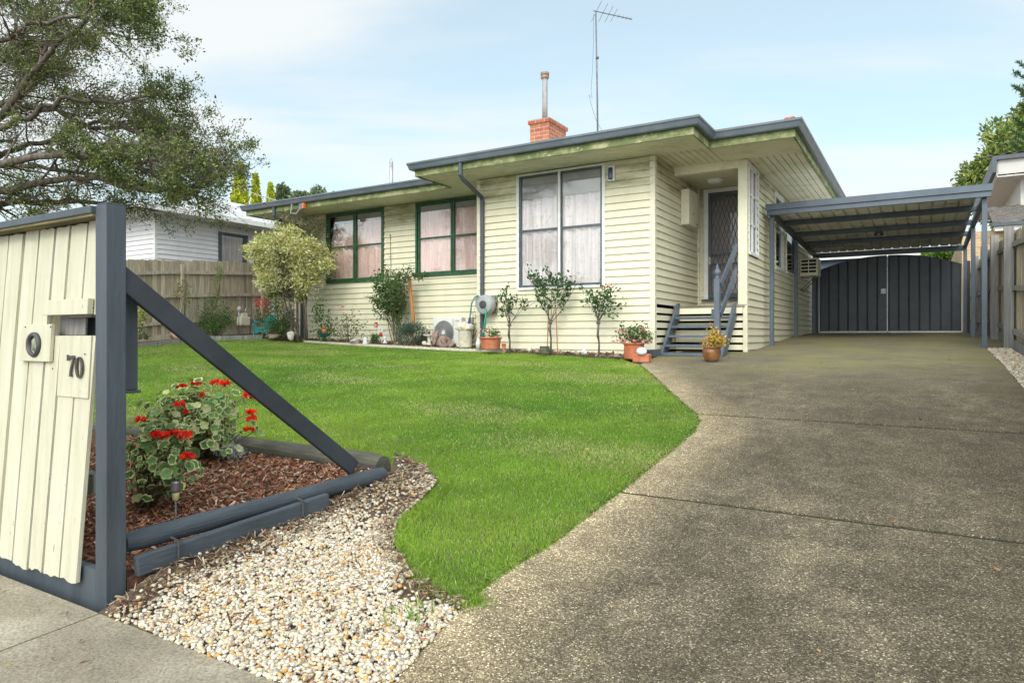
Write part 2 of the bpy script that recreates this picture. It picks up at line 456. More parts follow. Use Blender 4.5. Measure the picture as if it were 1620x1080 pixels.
M['curtain_grey'] = curtain_mat('lace_curtain_grey', (.54, .49, .49), (.84, .79, .78))
M['blind'] = nmat('holland_blind', (.32, .32, .31), (.38, .38, .37), 5, .9, 0)
M['curtain_white'] = curtain_mat('white_curtain', (.8, .8, .8), (.9, .9, .9))

def aggregate_mat():
    m, nt, b = _new('exposed_aggregate'); v = coord(nt)
    t = nt.nodes.new('ShaderNodeTexCoord')
    vo = N(nt, 'ShaderNodeTexVoronoi'); vo.inputs['Scale'].default_value = 185; nt.links.new(v, vo.inputs['Vector'])
    cell = N(nt, 'ShaderNodeSeparateColor'); nt.links.new(vo.outputs['Color'], cell.inputs[0])
    st = ramp(nt, cell.outputs[0], [(0, (.045, .038, .027)), (.45, (.098, .083, .058)), (.78, (.152, .131, .096)), (.94, (.225, .2, .15)), (1, (.46, .43, .35))])
    big = noise(nt, coord(nt, (1.1, .8, 1)), 1.1, 9, .78, .15)
    st = mix(nt, 1.0, st, ramp(nt, big, [(.34, (.70, .66, .60)), (.52, (.98, .94, .88)), (.68, (1.7, 1.62, 1.46))]), 'MULTIPLY')
    med = noise(nt, v, 5, 6, .7)
    st = mix(nt, 1.0, st, ramp(nt, med, [(.32, (.72, .71, .68)), (.6, (1.08, 1.07, 1.04))]), 'MULTIPLY')
    # pale worn margin next to the lawn: distance stored on the mesh
    a = nt.nodes.new('ShaderNodeAttribute'); a.attribute_name = 'edge'
    wob = N(nt, 'ShaderNodeMath', operation='MULTIPLY_ADD'); nt.links.new(big, wob.inputs[0]); wob.inputs[1].default_value = .5; wob.inputs[2].default_value = -.25
    ad = N(nt, 'ShaderNodeMath', operation='ADD'); nt.links.new(a.outputs['Fac'], ad.inputs[0]); nt.links.new(wob.outputs[0], ad.inputs[1])
    st = mix(nt, 1.0, st, ramp(nt, ad.outputs[0], [(0, (3.0, 2.95, 2.8)), (.16, (2.4, 2.35, 2.2)), (.52, (1.1, 1.1, 1.08)), (1, (1, 1, 1))]), 'MULTIPLY')
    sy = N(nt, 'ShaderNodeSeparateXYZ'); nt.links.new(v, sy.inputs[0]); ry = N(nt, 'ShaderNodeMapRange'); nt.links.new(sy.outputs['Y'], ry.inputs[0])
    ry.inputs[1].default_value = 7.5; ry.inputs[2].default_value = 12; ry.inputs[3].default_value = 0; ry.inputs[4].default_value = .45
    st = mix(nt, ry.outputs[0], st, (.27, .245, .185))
    # moss film where the drive meets the carport
    s = N(nt, 'ShaderNodeSeparateXYZ'); nt.links.new(v, s.inputs[0])
    r = N(nt, 'ShaderNodeMapRange'); nt.links.new(s.outputs['Y'], r.inputs[0])
    r.inputs[1].default_value = 7.6; r.inputs[2].default_value = 11.2; r.inputs[3].default_value = 0; r.inputs[4].default_value = 1
    ms = noise(nt, coord(nt, (.9, 1.3, 1)), 1.0, 9, .72)
    k = N(nt, 'ShaderNodeMath', operation='MULTIPLY'); nt.links.new(r.outputs[0], k.inputs[0]); nt.links.new(ramp(nt, ms, [(.42, (0,)*3), (.60, (.72,)*3)]), k.inputs[1])
    st = mix(nt, k.outputs[0], st, (.24, .225, .08))
    nt.links.new(st, b.inputs['Base Color']); b.inputs['Roughness'].default_value = .8; b.inputs['Specular IOR Level'].default_value = .3
    bump(nt, b, vo.outputs['Distance'], .5, .004); return m
M['aggregate'] = aggregate_mat()
def path_mat():
    m, nt, b = _new('path_concrete'); v = coord(nt)
    f = noise(nt, v, 1.4, 8, .65); col = ramp(nt, f, [(.3, (.16, .135, .098)), (.52, (.27, .235, .175)), (.72, (.42, .38, .30))])
    f2 = noise(nt, v, 90, 4, .6); col = mix(nt, 1.0, col, ramp(nt, f2, [(.35, (.62, .61, .58)), (.65, (1.2, 1.2, 1.18))]), 'MULTIPLY')
    nt.links.new(col, b.inputs['Base Color']); b.inputs['Roughness'].default_value = .85; bump(nt, b, f2, .5, .004); return m
M['path'] = path_mat()
M['roof'] = nmat('roof_tile', (.45, .45, .44), (.62, .62, .6), 6, .6, .4)
M['metalroof'] = nmat('zinc_roof', (.48, .49, .49), (.58, .59, .59), 4, .45, .05)
M['render'] = nmat('grey_render', (.50, .48, .45), (.56, .54, .51), 5, .8, .2)
M['greytile'] = nmat('grey_tile', (.08, .07, .062), (.17, .15, .135), 14, .7, .4)

# ---------------------------------------------------------------- terrain and surfaces
def inpoly(P, x, y):
    P = np.asarray(P); x = np.asarray(x, float); y = np.asarray(y, float)
    r = np.zeros(x.shape, bool); n = len(P); j = n-1
    for i in range(n):
        xi, yi = P[i]; xj, yj = P[j]
        c = ((yi > y) != (yj > y)) & (x < (xj-xi)*(y-yi)/(yj-yi+1e-12)+xi)
        r ^= c; j = i
    return r
def segdist(P, x, y, closed=True):
    P = np.asarray(P); d = np.full(np.shape(x), 1e9)
    for i in range(len(P) - (0 if closed else 1)):
        a = P[i]; b = P[(i+1) % len(P)]; ab = b-a
        t = np.clip(((x-a[0])*ab[0]+(y-a[1])*ab[1])/(ab@ab+1e-12), 0, 1)
        d = np.minimum(d, np.hypot(x-a[0]-t*ab[0], y-a[1]-t*ab[1]))
    return d
def gm(x, y):        # the gravel is banked up against the timber edging
    return g(x, y) + .085*np.clip(1-(x+3.1)/.5, 0, 1)*np.clip((y-1.62)/.25, 0, 1)
def sheet(name, poly, mat, off=0.0, depth=.12, step=.35, edge=None, zf=None):
    zf = zf or g
    bm = bmesh.new()
    f = bm.faces.new([bm.verts.new((p[0], p[1], 0)) for p in poly])
    xs = [p[0] for p in poly]; ys = [p[1] for p in poly]
    cuts = [((x, 0, 0), (1, 0, 0)) for x in np.arange(min(xs)+.01, max(xs), step*2)] + [((0, y, 0), (0, 1, 0)) for y in sorted(set(list(np.arange(min(ys)+.01, max(ys), step)) + _gy))]
    for co, no in cuts:
        bmesh.ops.bisect_plane(bm, geom=bm.verts[:]+bm.edges[:]+bm.faces[:], dist=1e-5, plane_co=co, plane_no=no)
    be = [e for e in bm.edges if len(e.link_faces) == 1]
    for v in bm.verts: v.co.z = zf(v.co.x, v.co.y) + off
    if depth:
        r = bmesh.ops.extrude_edge_only(bm, edges=be)
        for v in [q for q in r['geom'] if isinstance(q, bmesh.types.BMVert)]: v.co.z -= depth
    bmesh.ops.recalc_face_normals(bm, faces=bm.faces)
    me = bpy.data.meshes.new(name); bm.to_mesh(me); bm.free()
    if sum(p.normal.z*p.area for p in me.polygons) < 0: me.flip_normals()
    if edge is not None:
        V = np.array([v.co[:2] for v in me.vertices])
        at = me.attributes.new('edge', 'FLOAT', 'POINT')
        at.data.foreach_set('value', segdist(edge, V[:, 0], V[:, 1], False).astype(np.float32))
    me.materials.append(mat)
    o = bpy.data.objects.new(name, me); COL.objects.link(o)
    return struct(o)

# ground to the horizon (soil and rough grass of the neighbourhood)
_xs = np.concatenate([np.arange(-250, -30, 20), np.arange(-30, 12, 1.), np.arange(12, 252, 20)])
_ys = np.concatenate([np.arange(-60, -5, 11), np.arange(-5, 30, .5), np.arange(30, 330, 20)])
X, Y = np.meshgrid(_xs, _ys, indexing='ij'); Z = g(X, Y) - .05
nx, ny = X.shape
mb = MB(); i, j = np.meshgrid(np.arange(nx-1), np.arange(ny-1), indexing='ij'); k = i*ny+j
mb.add(np.stack([X, Y, Z], -1).reshape(-1, 3), np.stack([k, k+ny, k+ny+1, k+1], -1).reshape(-1, 4))
struct(mb.build('ground', M['soil'], smooth=True))

gp = lambda px, py: GP(px, py)[:2]
drive_edge = [gp(625, 1080), gp(735, 955), gp(800, 905), gp(880, 857), gp(985, 776), gp(1060, 716), gp(1097, 684), gp(1106, 667), gp(1100, 655), gp(1060, 620), gp(1012, 577)]
XR = .86
J1, J2 = gp(980, 778)[1], gp(1110, 655)[1]
HB = 10.78                               # front bed / paving line by the steps
drive = [(-1.62, 1.6)] + drive_edge + [(-3.72, HB), (-3.6, 11.9), (-2.5, 11.9), (-2.5, 30), (XR+.35, 30), (XR+.35, 13.2), (XR, 13.2), (XR, -.2), (-.3, -1.5), (-1.62, -.2)]
def clip_y(P, y0, y1):
    def half(P, yy, keep_above):
        out = []
        for a, b in zip(P, P[1:]+P[:1]):
            ia = (a[1] >= yy) == keep_above; ib = (b[1] >= yy) == keep_above
            if ia: out.append(a)
            if ia != ib:
                t = (yy-a[1])/(b[1]-a[1]); out.append((a[0]+t*(b[0]-a[0]), yy))
        return out
    return half(half(P, y0, True), y1, False)
for a, b in ((-1.5, J1-.022), (J1+.022, J2-.028), (J2+.028, 8.9), (8.914, 30)):
    sheet('driveway', clip_y(drive, a, b), M['aggregate'], 0, .12, .1, drive_edge)
for a, b in ((-30, -8.3), (-8.29, -6.3), (-6.29, -4.3), (-4.29, -2.46)):
    pass
sheet('joint_filler', clip_y(drive, J1-.05, J1+.05), nmat('joint_moss', (.012, .014, .008), (.03, .035, .015), 30, 1, .5), -.008, 0, .1)
sheet('joint_filler', clip_y(drive, J2-.05, J2+.05), bpy.data.materials['joint_moss'], -.008, 0, .1)
# street footpath in front of the fence, joints along y
jx = [-16, -12, -9, -6.2, -3.05]
for a, b in zip(jx, jx[1:]): sheet('footpath', [(a+.006, -.9), (b-.006, -.9), (b-.006, 1.6), (a+.006, 1.6)], M['path'], 0, .12)
sheet('footpath', [(-3.044, -.9), (-1.63, -.9), (-1.63, 1.6), (-3.044, 1.6)], M['path'], 0, .12)

# lawn outline
pebble_edge = [gp(735, 955), gp(690, 938), gp(650, 905), gp(622, 862), gp(628, 825), gp(670, 790), gp(690, 770), gp(668, 752), gp(625, 738)]
LOGX = -3.1
far_y = 3.62
lawn = drive_edge[1:] + [gp(985, 568), gp(900, 563), gp(800, 557), gp(660, 551), gp(560, 546.5), gp(480, 541)]
_l = lawn[-1]
lawn += [(-14.2, _l[1]+.1), (-14.75, 10.2), (-14.75, 4.0), (-15.5, 2.0), (-9, 2.0), (-9, far_y), (LOGX-.2, far_y), (LOGX, far_y-.05)] + pebble_edge[::-1][:-1]
print('LAWN', [(round(a, 2), round(b, 2)) for a, b in lawn])
sheet('lawn', lawn, nmat('lawn_soil', (.06, .10, .018), (.10, .12, .035), 3, .95, .5), -.012, .05)
bed = [(-8.9, 1.75), (LOGX, 1.75), (LOGX, far_y-.05), (-8.9, far_y-.05)]
sheet('mulch_bed', bed, nmat('mulch', (.05, .022, .012), (.14, .06, .032), 30, .95, .8), .085, .12)
pebbles_poly = [(-3.08, 1.6), (-1.62, 1.6), drive_edge[0]] + pebble_edge + [(LOGX, far_y-.1)]
sheet('gravel_bed', pebbles_poly, nmat('gravel_soil', (.05, .032, .02), (.14, .10, .065), 14, .95, .8), -.006, .05, .12, zf=gm)

# white pebbles: a loose layer, uncountable
def scatter(poly, n, rg, dens=None):
    P = np.asarray(poly); lo, hi = P.min(0), P.max(0); out = []
    while sum(len(o) for o in out) < n:
        q = rg.uniform(lo, hi, (n*2, 2)); q = q[inpoly(P, q[:, 0], q[:, 1])]
        if dens is not None: q = q[rg.random(len(q)) < dens(q)]
        out.append(q)
    return np.vstack(out)[:n]
def smooth_noise(q, sc, seed):
    rg = np.random.default_rng(seed); r = np.zeros(len(q))
    for _ in range(7):
        k = rg.normal(0, 1, 2)*sc; r += np.sin(q@k+rg.uniform(0, 6.3))
    return r/3.5
def place_meshes(V0, F0, pos, scl, rot, cols):
    """copies of one small mesh merged in one array; rot = rotation matrices"""
    V = np.einsum('nij,nvj->nvi', rot, V0[None]*scl[:, None]) + pos[:, None]
    m = len(V0); F = (F0[None] + (np.arange(len(pos))*m)[:, None, None]).reshape(-1, F0.shape[1])
    return V.reshape(-1, 3), F, np.repeat(cols, len(F0), 0)
def randrot(n, rg, tilt=.4):
    a = rg.uniform(0, 2*PI, n); b = rg.normal(0, tilt, n); c = rg.normal(0, tilt, n)
    ca, sa, cb, sb, cc, sc_ = np.cos(a), np.sin(a), np.cos(b), np.sin(b), np.cos(c), np.sin(c)
    o, z = np.ones(n), np.zeros(n)
    Rz = np.array([[ca, -sa, z], [sa, ca, z], [z, z, o]]).transpose(2, 0, 1)
    Rx = np.array([[o, z, z], [z, cb, -sb], [z, sb, cb]]).transpose(2, 0, 1)
    Ry = np.array([[cc, z, sc_], [z, o, z], [-sc_, z, cc]]).transpose(2, 0, 1)
    return Rz@Rx@Ry
PC = np.array([(.68, .62, .49), (.73, .69, .60), (.60, .52, .39), (.66, .52, .31), (.62, .34, .10), (.45, .39, .31), (.64, .50, .38), (.34, .21, .13), (.70, .62, .46)])
def pebbles(name, poly, n, size, rg, dens=None, hgt=.0, zf=g):
    q = scatter(poly, n, rg, dens); n = len(q)
    V0, F0 = ico(1)
    s = size*rg.uniform(.55, 1.25, n); scl = np.stack([s*rg.uniform(.8, 1.3, n), s*rg.uniform(.7, 1.05, n), s*rg.uniform(.4, .75, n)], 1)
    z = zf(q[:, 0], q[:, 1]) + rg.uniform(-.002, .014, n) + hgt
    C = PC[rg.choice(len(PC), n, p=[.18, .18, .14, .12, .06, .09, .11, .04, .08])]*rg.uniform(.68, 1.08, (n, 1))
    mb = MB(); mb.add(*place_meshes(V0, F0, np.column_stack([q, z]), scl, randrot(n, rg, .35), C))
    return mb.build(name, M['pebble'], smooth=True)
rg = np.random.default_rng(11)
def pd(q):
    d = 1.0 - .92*np.clip((smooth_noise(q, 5, 5)-.15)*4, 0, 1)*np.clip(1.6-segdist(np.array([drive_edge[0]]+pebble_edge), q[:, 0], q[:, 1], False)/.22, 0, 1)
    d2 = np.clip((q[:, 0]-LOGX-.02+.10*smooth_noise(q, 6, 8))/.25, .05, 1)      # bare soil beside the log
    return d*d2
big = [(-3.05, 1.6), (-1.62, 1.6), drive_edge[0]] + [(x+.0, y) for x, y in pebble_edge] + [(LOGX+.05, far_y-.1)]
stuff(pebbles('pebbles', big, 13500, .0111, rg, pd, zf=gm), 'cream and white pebbles strewn between the timber edging and the driveway', 'pebbles')
strip = [(XR+.01, 7.5), (XR+.32, 7.5), (XR+.32, 13.1), (XR+.01, 13.1)]
stuff(pebbles('pebbles', strip, 4200, .016, rg), 'pale pebbles in the narrow strip under the right boundary fence', 'pebbles')

# bark mulch
def chips(name, poly, n, ln, rg, pal, hgt=.02, dens=None, wd=1.0, zf=g):
    q = scatter(poly, n, rg, dens); n = len(q)
    V0 = np.array([(-.5, -.5, 0), (.5, -.35, .1), (.45, .5, 0), (-.4, .4, -.1), (0, 0, .35)], float)
    F0 = np.array([[0, 1, 4], [1, 2, 4], [2, 3, 4], [3, 0, 4]])
    l = ln*rg.uniform(.4, 1.5, n); scl = np.stack([l, l*rg.uniform(.12, .55, n)*wd, l*rg.uniform(.2, .5, n)*wd], 1)
    z = zf(q[:, 0], q[:, 1]) + rg.uniform(0, .02, n) + hgt
    C = pal[rg.integers(len(pal), size=n)]*rg.uniform(.6, 1.3, (n, 1))
    mb = MB(); mb.add(*place_meshes(V0, F0, np.column_stack([q, z]), scl, randrot(n, rg, .5), C))
    return mb.build(name, M['chip'])
MUL = np.array([(.26, .10, .055), (.36, .15, .08), (.18, .085, .05), (.46, .26, .16), (.32, .12, .07), (.48, .36, .25)])
bedv = [(-6.2, 1.78), (LOGX-.04, 1.78), (LOGX-.04, far_y-.1), (-6.2, far_y-.1)]
stuff(chips('bark_mulch', bedv, 16000, .032, rg, MUL, .092), 'red brown bark mulch covering the triangular flower bed behind the front fence', 'mulch')
STR = np.array([(.33, .26, .17), (.22, .15, .09), (.42, .34, .24), (.15, .07, .04), (.10, .07, .05)])
def dead(q): 
    return np.clip(1.1 - np.minimum(segdist(np.array(pebble_edge), q[:, 0], q[:, 1], False)/.12, np.abs(q[:, 0]-LOGX-.12)/.16), .03, 1)
o = chips('leaf_litter', big, 2300, .045, rg, STR, .012, dead, .35, gm)
stuff(o, 'dry brown twigs and leaf litter along the edges of the pebbles', 'leaf litter')

o = chips('fallen_leaves', [(-3.0, 1.0), (.8, 1.0), (.8, 11), (-2.6, 11), (-2.6, 4.5), (-1.7, 4.2), (-2.9, 1.0)], 70, .028, np.random.default_rng(77), np.array([(.30, .16, .07), (.40, .28, .12), (.16, .09, .05)]), .006)
stuff(o, 'a few small dry leaves blown over the driveway', 'leaf litter')
o = chips('fallen_leaves', [(-5, .2), (-2, .2), (-2, 1.58), (-5, 1.58)], 60, .022, np.random.default_rng(78), np.array([(.30, .10, .05), (.25, .18, .10), (.12, .07, .04)]), .006)
stuff(o, 'small twigs and dry bark bits dropped on the footpath', 'leaf litter')
# grass blades on the lawn
def grass(name, P, n, h, w, rg, pal):
    q = P; n = len(q); a = rg.uniform(0, 2*PI, n); hh = h*rg.uniform(.5, 1.25, n); ww = w*rg.uniform(.7, 1.3, n)
    lean = rg.uniform(.1, .95, n)*hh; la = rg.uniform(0, 2*PI, n)
    b = np.column_stack([q, g(q[:, 0], q[:, 1])-.01]); sx = np.column_stack([np.cos(a), np.sin(a), np.zeros(n)])*ww[:, None]/2
    ld = np.column_stack([np.cos(la), np.sin(la), np.zeros(n)])
    mid = b + ld*(lean*.35)[:, None]; mid[:, 2] += hh*.6
    tip = b + ld*lean[:, None]; tip[:, 2] += hh*.92
    V = np.stack([b-sx, b+sx, mid+sx*.8, mid-sx*.8, tip], 1).reshape(-1, 3)
    k = np.arange(n)[:, None]*5
    t = smooth_noise(q*np.array((.5, 1.6)), 1.1, 3)*1.0 + smooth_noise(q, 4, 4)*.35 + rg.normal(0, .5, n)
    dry = rg.random(n) < (.07 + .30*np.clip(smooth_noise(q, 2.2, 9), 0, 1))
    t = np.clip((t+1.3)/2.6, 0, 1)[:, None]
    C = pal[0]*(1-t) + pal[1]*t
    C[dry] = pal[2]*rg.uniform(.7, 1.2, (dry.sum(), 1))
    mb = MB(); mb.add(V, k+np.array([[0, 1, 2, 3]]), C)
    mb.f.append(k+np.array([[3, 2, 4]])); mb.c.append(C)
    return mb.build(name, M['grass'])
GPAL = [np.array((.105, .27, .022)), np.array((.33, .49, .06)), np.array((.58, .54, .26))]
rg = np.random.default_rng(21)
P = np.array(lawn); lo, hi = P.min(0), P.max(0)
q = rg.uniform(lo, hi, (3900000, 2)); 
dep = -q[:, 0]*SA + q[:, 1]*CA; lat = q[:, 0]*CA + q[:, 1]*SA
den = np.where(dep < 4.5, 1.0, np.clip((4.5/np.maximum(dep, .1))**1.7, .06, 1))*.72
keep = (rg.random(len(q)) < den) & (dep > 2) & (np.abs(lat) < dep*.80+.3)
q = q[keep]; q = q[inpoly(P, q[:, 0], q[:, 1])]
print('BLADES', len(q))
dep = -q[:, 0]*SA + q[:, 1]*CA
mb_ = grass('grass', q, None, .021*(1+0*dep), .0029*np.clip(dep/4.0, 1, 2.6), rg, GPAL)
stuff(mb_, 'short mown green lawn in front of the house', 'lawn')
# longer tufts along the ragged pebble edge
ed = np.array(pebble_edge); t = rg.random(9000)*(len(ed)-1.001); i0 = t.astype(int); e = ed[i0]*(1-(t-i0))[:, None]+ed[i0+1]*(t-i0)[:, None]
e += rg.normal(0, .035, e.shape) + np.array([.05, .02])
o = grass('edge_grass', e, None, .042, .0038, rg, GPAL); stuff(o, 'ragged longer grass where the lawn spills over the pebbles', 'grass')
ed = np.array(drive_edge[1:]); t = rg.random(6500)*(len(ed)-1.001); i0 = t.astype(int); e = ed[i0]*(1-(t-i0))[:, None]+ed[i0+1]*(t-i0)[:, None]
e += rg.normal(0, .014, e.shape)-np.array([.012, 0]); o = grass('edge_grass', e, None, .03, .0036, rg, GPAL); stuff(o, 'trimmed fringe of grass along the curved edge of the driveway', 'grass')
o = chips('edge_soil', [(x+.012, y) for x, y in drive_edge[1:]]+[(x-.03, y) for x, y in drive_edge[:0:-1]], 1500, .014, rg, STR*.5, .0); stuff(o, 'thin line of dark soil crumbs between the lawn and the driveway', 'soil')
e = []
for (px, py, n, s) in ((262, 800, 260, .07), (420, 695, 220, .05), (485, 712, 220, .05), (235, 880, 60, .03), (650, 978, 50, .05), (560, 710, 90, .04), (600, 730, 120, .05)):
    c = GP(px, py)[:2]; e.append(rg.normal(0, s, (n, 2))+np.array(c))
o = grass('weeds', np.vstack(e), None, .085, .005, rg, GPAL); stuff(o, 'thin green weeds and grass shoots in the mulch by the logs', 'weeds')

# ---------------------------------------------------------------- the house
BD = .125; LAP = .026
def boards(mb, a, b, z0, z1, openings=(), nrm=None, zoff=0.0, gap=0, c=None, rg=RNG):
    """lapped weatherboards on the vertical plane a->b (xy), openings = (s0,s1,z0,z1) along a->b"""
    a = np.array(a, float); b = np.array(b, float); L = np.linalg.norm(b-a); d = (b-a)/L
    n = np.array(nrm, float)
    k0 = math.floor((z0-zoff)/BD); z = zoff + k0*BD
    while z < z1 - 1e-6:
        lo, hi = max(z, z0), min(z+BD-gap, z1)
        cuts = sorted({lo, hi} | {v for o in openings for v in (o[2], o[3]) if lo < v < hi})
        for u, w in zip(cuts, cuts[1:]):
            m = (u+w)/2; segs = [(0, L)]
            for o in openings:
                if o[2] < m < o[3]:
                    segs = [p for s0, s1 in segs for p in ((s0, min(s1, o[0])), (max(s0, o[1]), s1)) if p[1]-p[0] > 1e-4]
            for s0, s1 in segs:
                du = LAP*(1-(u-z)/BD)+.002; dw = LAP*(1-(w-z)/BD)+.002
                P = [a+d*s0, a+d*s1]
                V = [(*(P[0]+n*du), u), (*(P[1]+n*du), u), (*(P[1]+n*dw), w), (*(P[0]+n*dw), w),
                     (*(P[0]-n*.012), u), (*(P[1]-n*.012), u), (*(P[1]-n*.012), w), (*(P[0]-n*.012), w)]
                mb.add(V, [[0, 1, 2, 3], [0, 4, 5, 1], [3, 2, 6, 7], [7, 6, 5, 4], [0, 3, 7, 4], [1, 5, 6, 2]], c)
        z += BD
H = thing('weatherboard_house', (-7.3, 12, g(-7.3, 12)), 'cream weatherboard house with dark guttering and brick chimney behind the lawn', 'house')
F1, F2, XA, XB, XS, YP, YB = 10.85, 11.95, -7.3, -3.8, -2.55, 11.9, 13.39
XL, YE, ZS, ZC = -13.45, 19.7, 2.99, 2.97
W1 = (-6.38, -4.72, .87, 2.955); W2 = (-12.47, -10.70, 1.30, 2.955); W3 = (-9.67, -7.75, 1.34, 2.955)
def wall(a, b, nrm, z0, z1, ops=()):
    mb = MB(); boards(mb, a, b, z0, z1, ops, nrm)
    mb.build('wall', M['cream'], H, fix=True)
ds = lambda x0, w: (w[0]-x0, w[1]-x0, w[2], w[3])
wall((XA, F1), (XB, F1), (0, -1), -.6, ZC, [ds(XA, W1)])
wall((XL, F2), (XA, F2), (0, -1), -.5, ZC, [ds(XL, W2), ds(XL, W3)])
wall((XA, F2), (XA, F1), (-1, 0), -.5, ZC)
wall((XL, F2), (XL, YE), (-1, 0), -.5, ZC)
wall((XB, F1), (XB, YB), (1, 0), .52, ZC)
DR = (.12, 1.10, .70, 2.86)
wall((XB, YB), (XS-.1, YB), (0, -1), .52, 2.86+.0, [DR])
SW = [(.14, .84, 1.42, 2.95), (14.46-YP, 15.35-YP, 1.37, 2.9), (15.75-YP, 17.0-YP, 1.39, 2.9)]
wall((XS, YP), (XS, YE), (1, 0), -.4, ZC, SW)
mb = MB(); mb.box(XL, XS-.05, YE-.1, YE, -.4, ZC)
mb.box(XL+.02, XS-.03, 12.2, YE-.11, -.4, -.3); mb.build('back_wall', M['cream'], H)
mb = MB(); mb.box(XL+.1, XS-.1, 14.6, 14.7, -.3, 2.95); mb.build('inner_partition', M['blind'], H)
# corner boards
def cb(x0, x1, y0, y1, z0, z1, name='corner_board', m='trim'):
    mb = MB(); mb.box(x0, x1, y0, y1, z0, z1); mb.build(name, M[m], H, bevel=.003)
cb(XB-.07, XB+.022, F1-.022, F1+.07, -.5, ZC)
cb(XA-.022, XA+.05, F1-.022, F1+.07, -.5, ZC)
cb(XA-.045, XA-.018, F2-.045, F2-.018, -.5, ZC)
cb(XL-.022, XL+.07, F2-.022, F2+.07, -.5, ZC)
cb(XS-.13, XS+.022, YP-.03, YP+.10, .52, ZC, 'porch_post')
cb(XS-.05, XS+.022, YP-.022, YP+.05, -.45, .515)
cb(XB+.0, XB+.05, YB-.05, YB-.018, .52, 2.86)
cb(XS-.02, XS+.02, YE-.06, YE+.022, -.4, ZC)

# windows
def window(x0, x1, z0, z1, mats, axis='y', pos=F1, out=-1, cols=2, rails=(.5,), curtain='curtain_pink', fw=.05, trim=.06, blind=.3, cpos=.065):
    """axis 'y': plane y=pos facing out; axis 'x': plane x=pos"""
    fm, sm = mats
    def B(mb, s0, s1, d0, d1, za, zb):        # d = distance outwards
        p, q = sorted((pos+out*d0, pos+out*d1))
        if axis == 'y': mb.box(s0, s1, p, q, za, zb)
        else: mb.box(p, q, s0, s1, za, zb)
    mb = MB()
    B(mb, x0-trim, x0, -.04, .035, z0-.03, z1+.0); B(mb, x1, x1+trim, -.04, .035, z0-.03, z1+.0)
    B(mb, x0, x1, -.04, .030, z1-.035, z1); B(mb, x0-.02, x1+.02, -.04, .05, z0-.045, z0-.0005)
    w = mb.build('window', M[fm], H, bevel=.003)
    mb = MB(); cw = (x1-x0)/cols
    for i in range(cols):
        s0, s1 = x0+i*cw+.004, x0+(i+1)*cw-.004
        B(mb, s0, s0+fw, -.03, .012, z0, z1-.036); B(mb, s1-fw, s1, -.03, .012, z0, z1-.036)
        B(mb, s0+fw, s1-fw, -.03, .010, z1-.036-fw, z1-.036); B(mb, s0+fw, s1-fw, -.03, .010, z0, z0+fw*1.3)
        for r in rails: zz = z0+(z1-z0)*r; B(mb, s0+fw, s1-fw, -.028, .008, zz-.018, zz+.018)
    mb.build('sash', M[sm], w, bevel=.002)
    mb = MB(); B(mb, x0+.03, x1-.03, -.020, -.016, z0+.03, z1-.04); mb.build('glass', M['glass'], w)
    # pleated curtain
    n = int((x1-x0)*70); s = np.linspace(x0-.14, x1+.05, n); rgx = np.random.default_rng(int(abs(x0)*100))
    ph = np.cumsum(rgx.uniform(.15, .75, n)); dd = cpos + .02*np.sin(ph) + .008*np.sin(ph*2.3)
    V = []
    for z in (z0-.1, z1+.02):
        for a, b in zip(s, dd): V.append((a, pos-out*b, z) if axis == 'y' else (pos-out*b, a, z))
    F = [[i, i+1, n+i+1, n+i] for i in range(n-1)]
    mb = MB(); mb.add(V, F); mb.build('curtain', M[curtain], w, smooth=True)
    if blind:
        mb = MB(); B(mb, x0-.03, x1+.03, -.0345, -.0315, z1-(z1-z0)*blind, z1+.01); mb.build('roller_blind', M['blind'], w)
    return w
M['dark_sash'] = nmat('slate_sash', (.05, .07, .08), (.09, .11, .12), 10, .4, .1)
window(*W1, ('white', 'dark_sash'), curtain='curtain_grey', fw=.035, trim=.055, blind=.22)
window(*W2, ('green', 'green'), 'y', F2, fw=.045, trim=.05, blind=.16)
window(*W3, ('green', 'green'), 'y', F2, fw=.045, trim=.05, blind=.13)
for nm, x in (('jamb', W1),):
    mb = MB(); xm = (x[0]+x[1])/2; mb.box(xm-.022, xm+.022, F1-.03, F1-.013, x[2], x[3]-.036); mb.build('mullion', M['white'], H)
window(YP+.14, YP+.84, 1.42, 2.95, ('white', 'white'), 'x', XS, 1, 2, (.33, .66), 'curtain_white', .03, .05, 0)
window(14.46, 15.35, 1.37, 2.9, ('white', 'white'), 'x', XS, 1, 1, (.5,), 'curtain_white', .04, .05, 0)
window(15.75, 17.0, 1.39, 2.9, ('white', 'dark_sash'), 'x', XS, 1, 1, (), 'black', .03, .05, 0)  # black pleated sheet stands in for the dark room of the open window
# front door with diamond security screen
dx0, dx1, dz0, dz1 = XB+.22, XB+1.02, .72, 2.77
mb = MB(); mb.box(dx0-.09, dx0, YB-.05, YB+.02, .70, dz1+.08); mb.box(dx1, dx1+.09, YB-.05, YB+.02, .70, dz1+.08); mb.box(dx0, dx1, YB-.048, YB+.02, dz1, dz1+.078)
dr = mb.build('door', M['white'], H, bevel=.004)
mb = MB(); mb.box(dx0-.12, dx1+.12, YB-.09, YB+.02, .665, .698); mb.build('door_sill', M['navy'], dr)
mb = MB(); mb.box(dx0, dx1, YB+.10, YB+.13, .70, dz1); mb.build('door_leaf', M['curtain_grey'], dr)
mb = MB(); y0, y1 = YB-.03, YB-.005
mb.box(dx0, dx0+.06, y0, y1, dz0, dz1); mb.box(dx1-.06, dx1, y0, y1, dz0, dz1); mb.box(dx0+.06, dx1-.06, y0+.001, y1, dz1-.07, dz1)
mb.box(dx0+.06, dx1-.06, y0+.001, y1, dz0, dz0+.09); mb.box(dx0+.06, dx1-.06, y0+.001, y1, 1.55, 1.59); mb.box(dx0+.06, dx1-.06, y0+.001, y1, 1.36, 1.39)
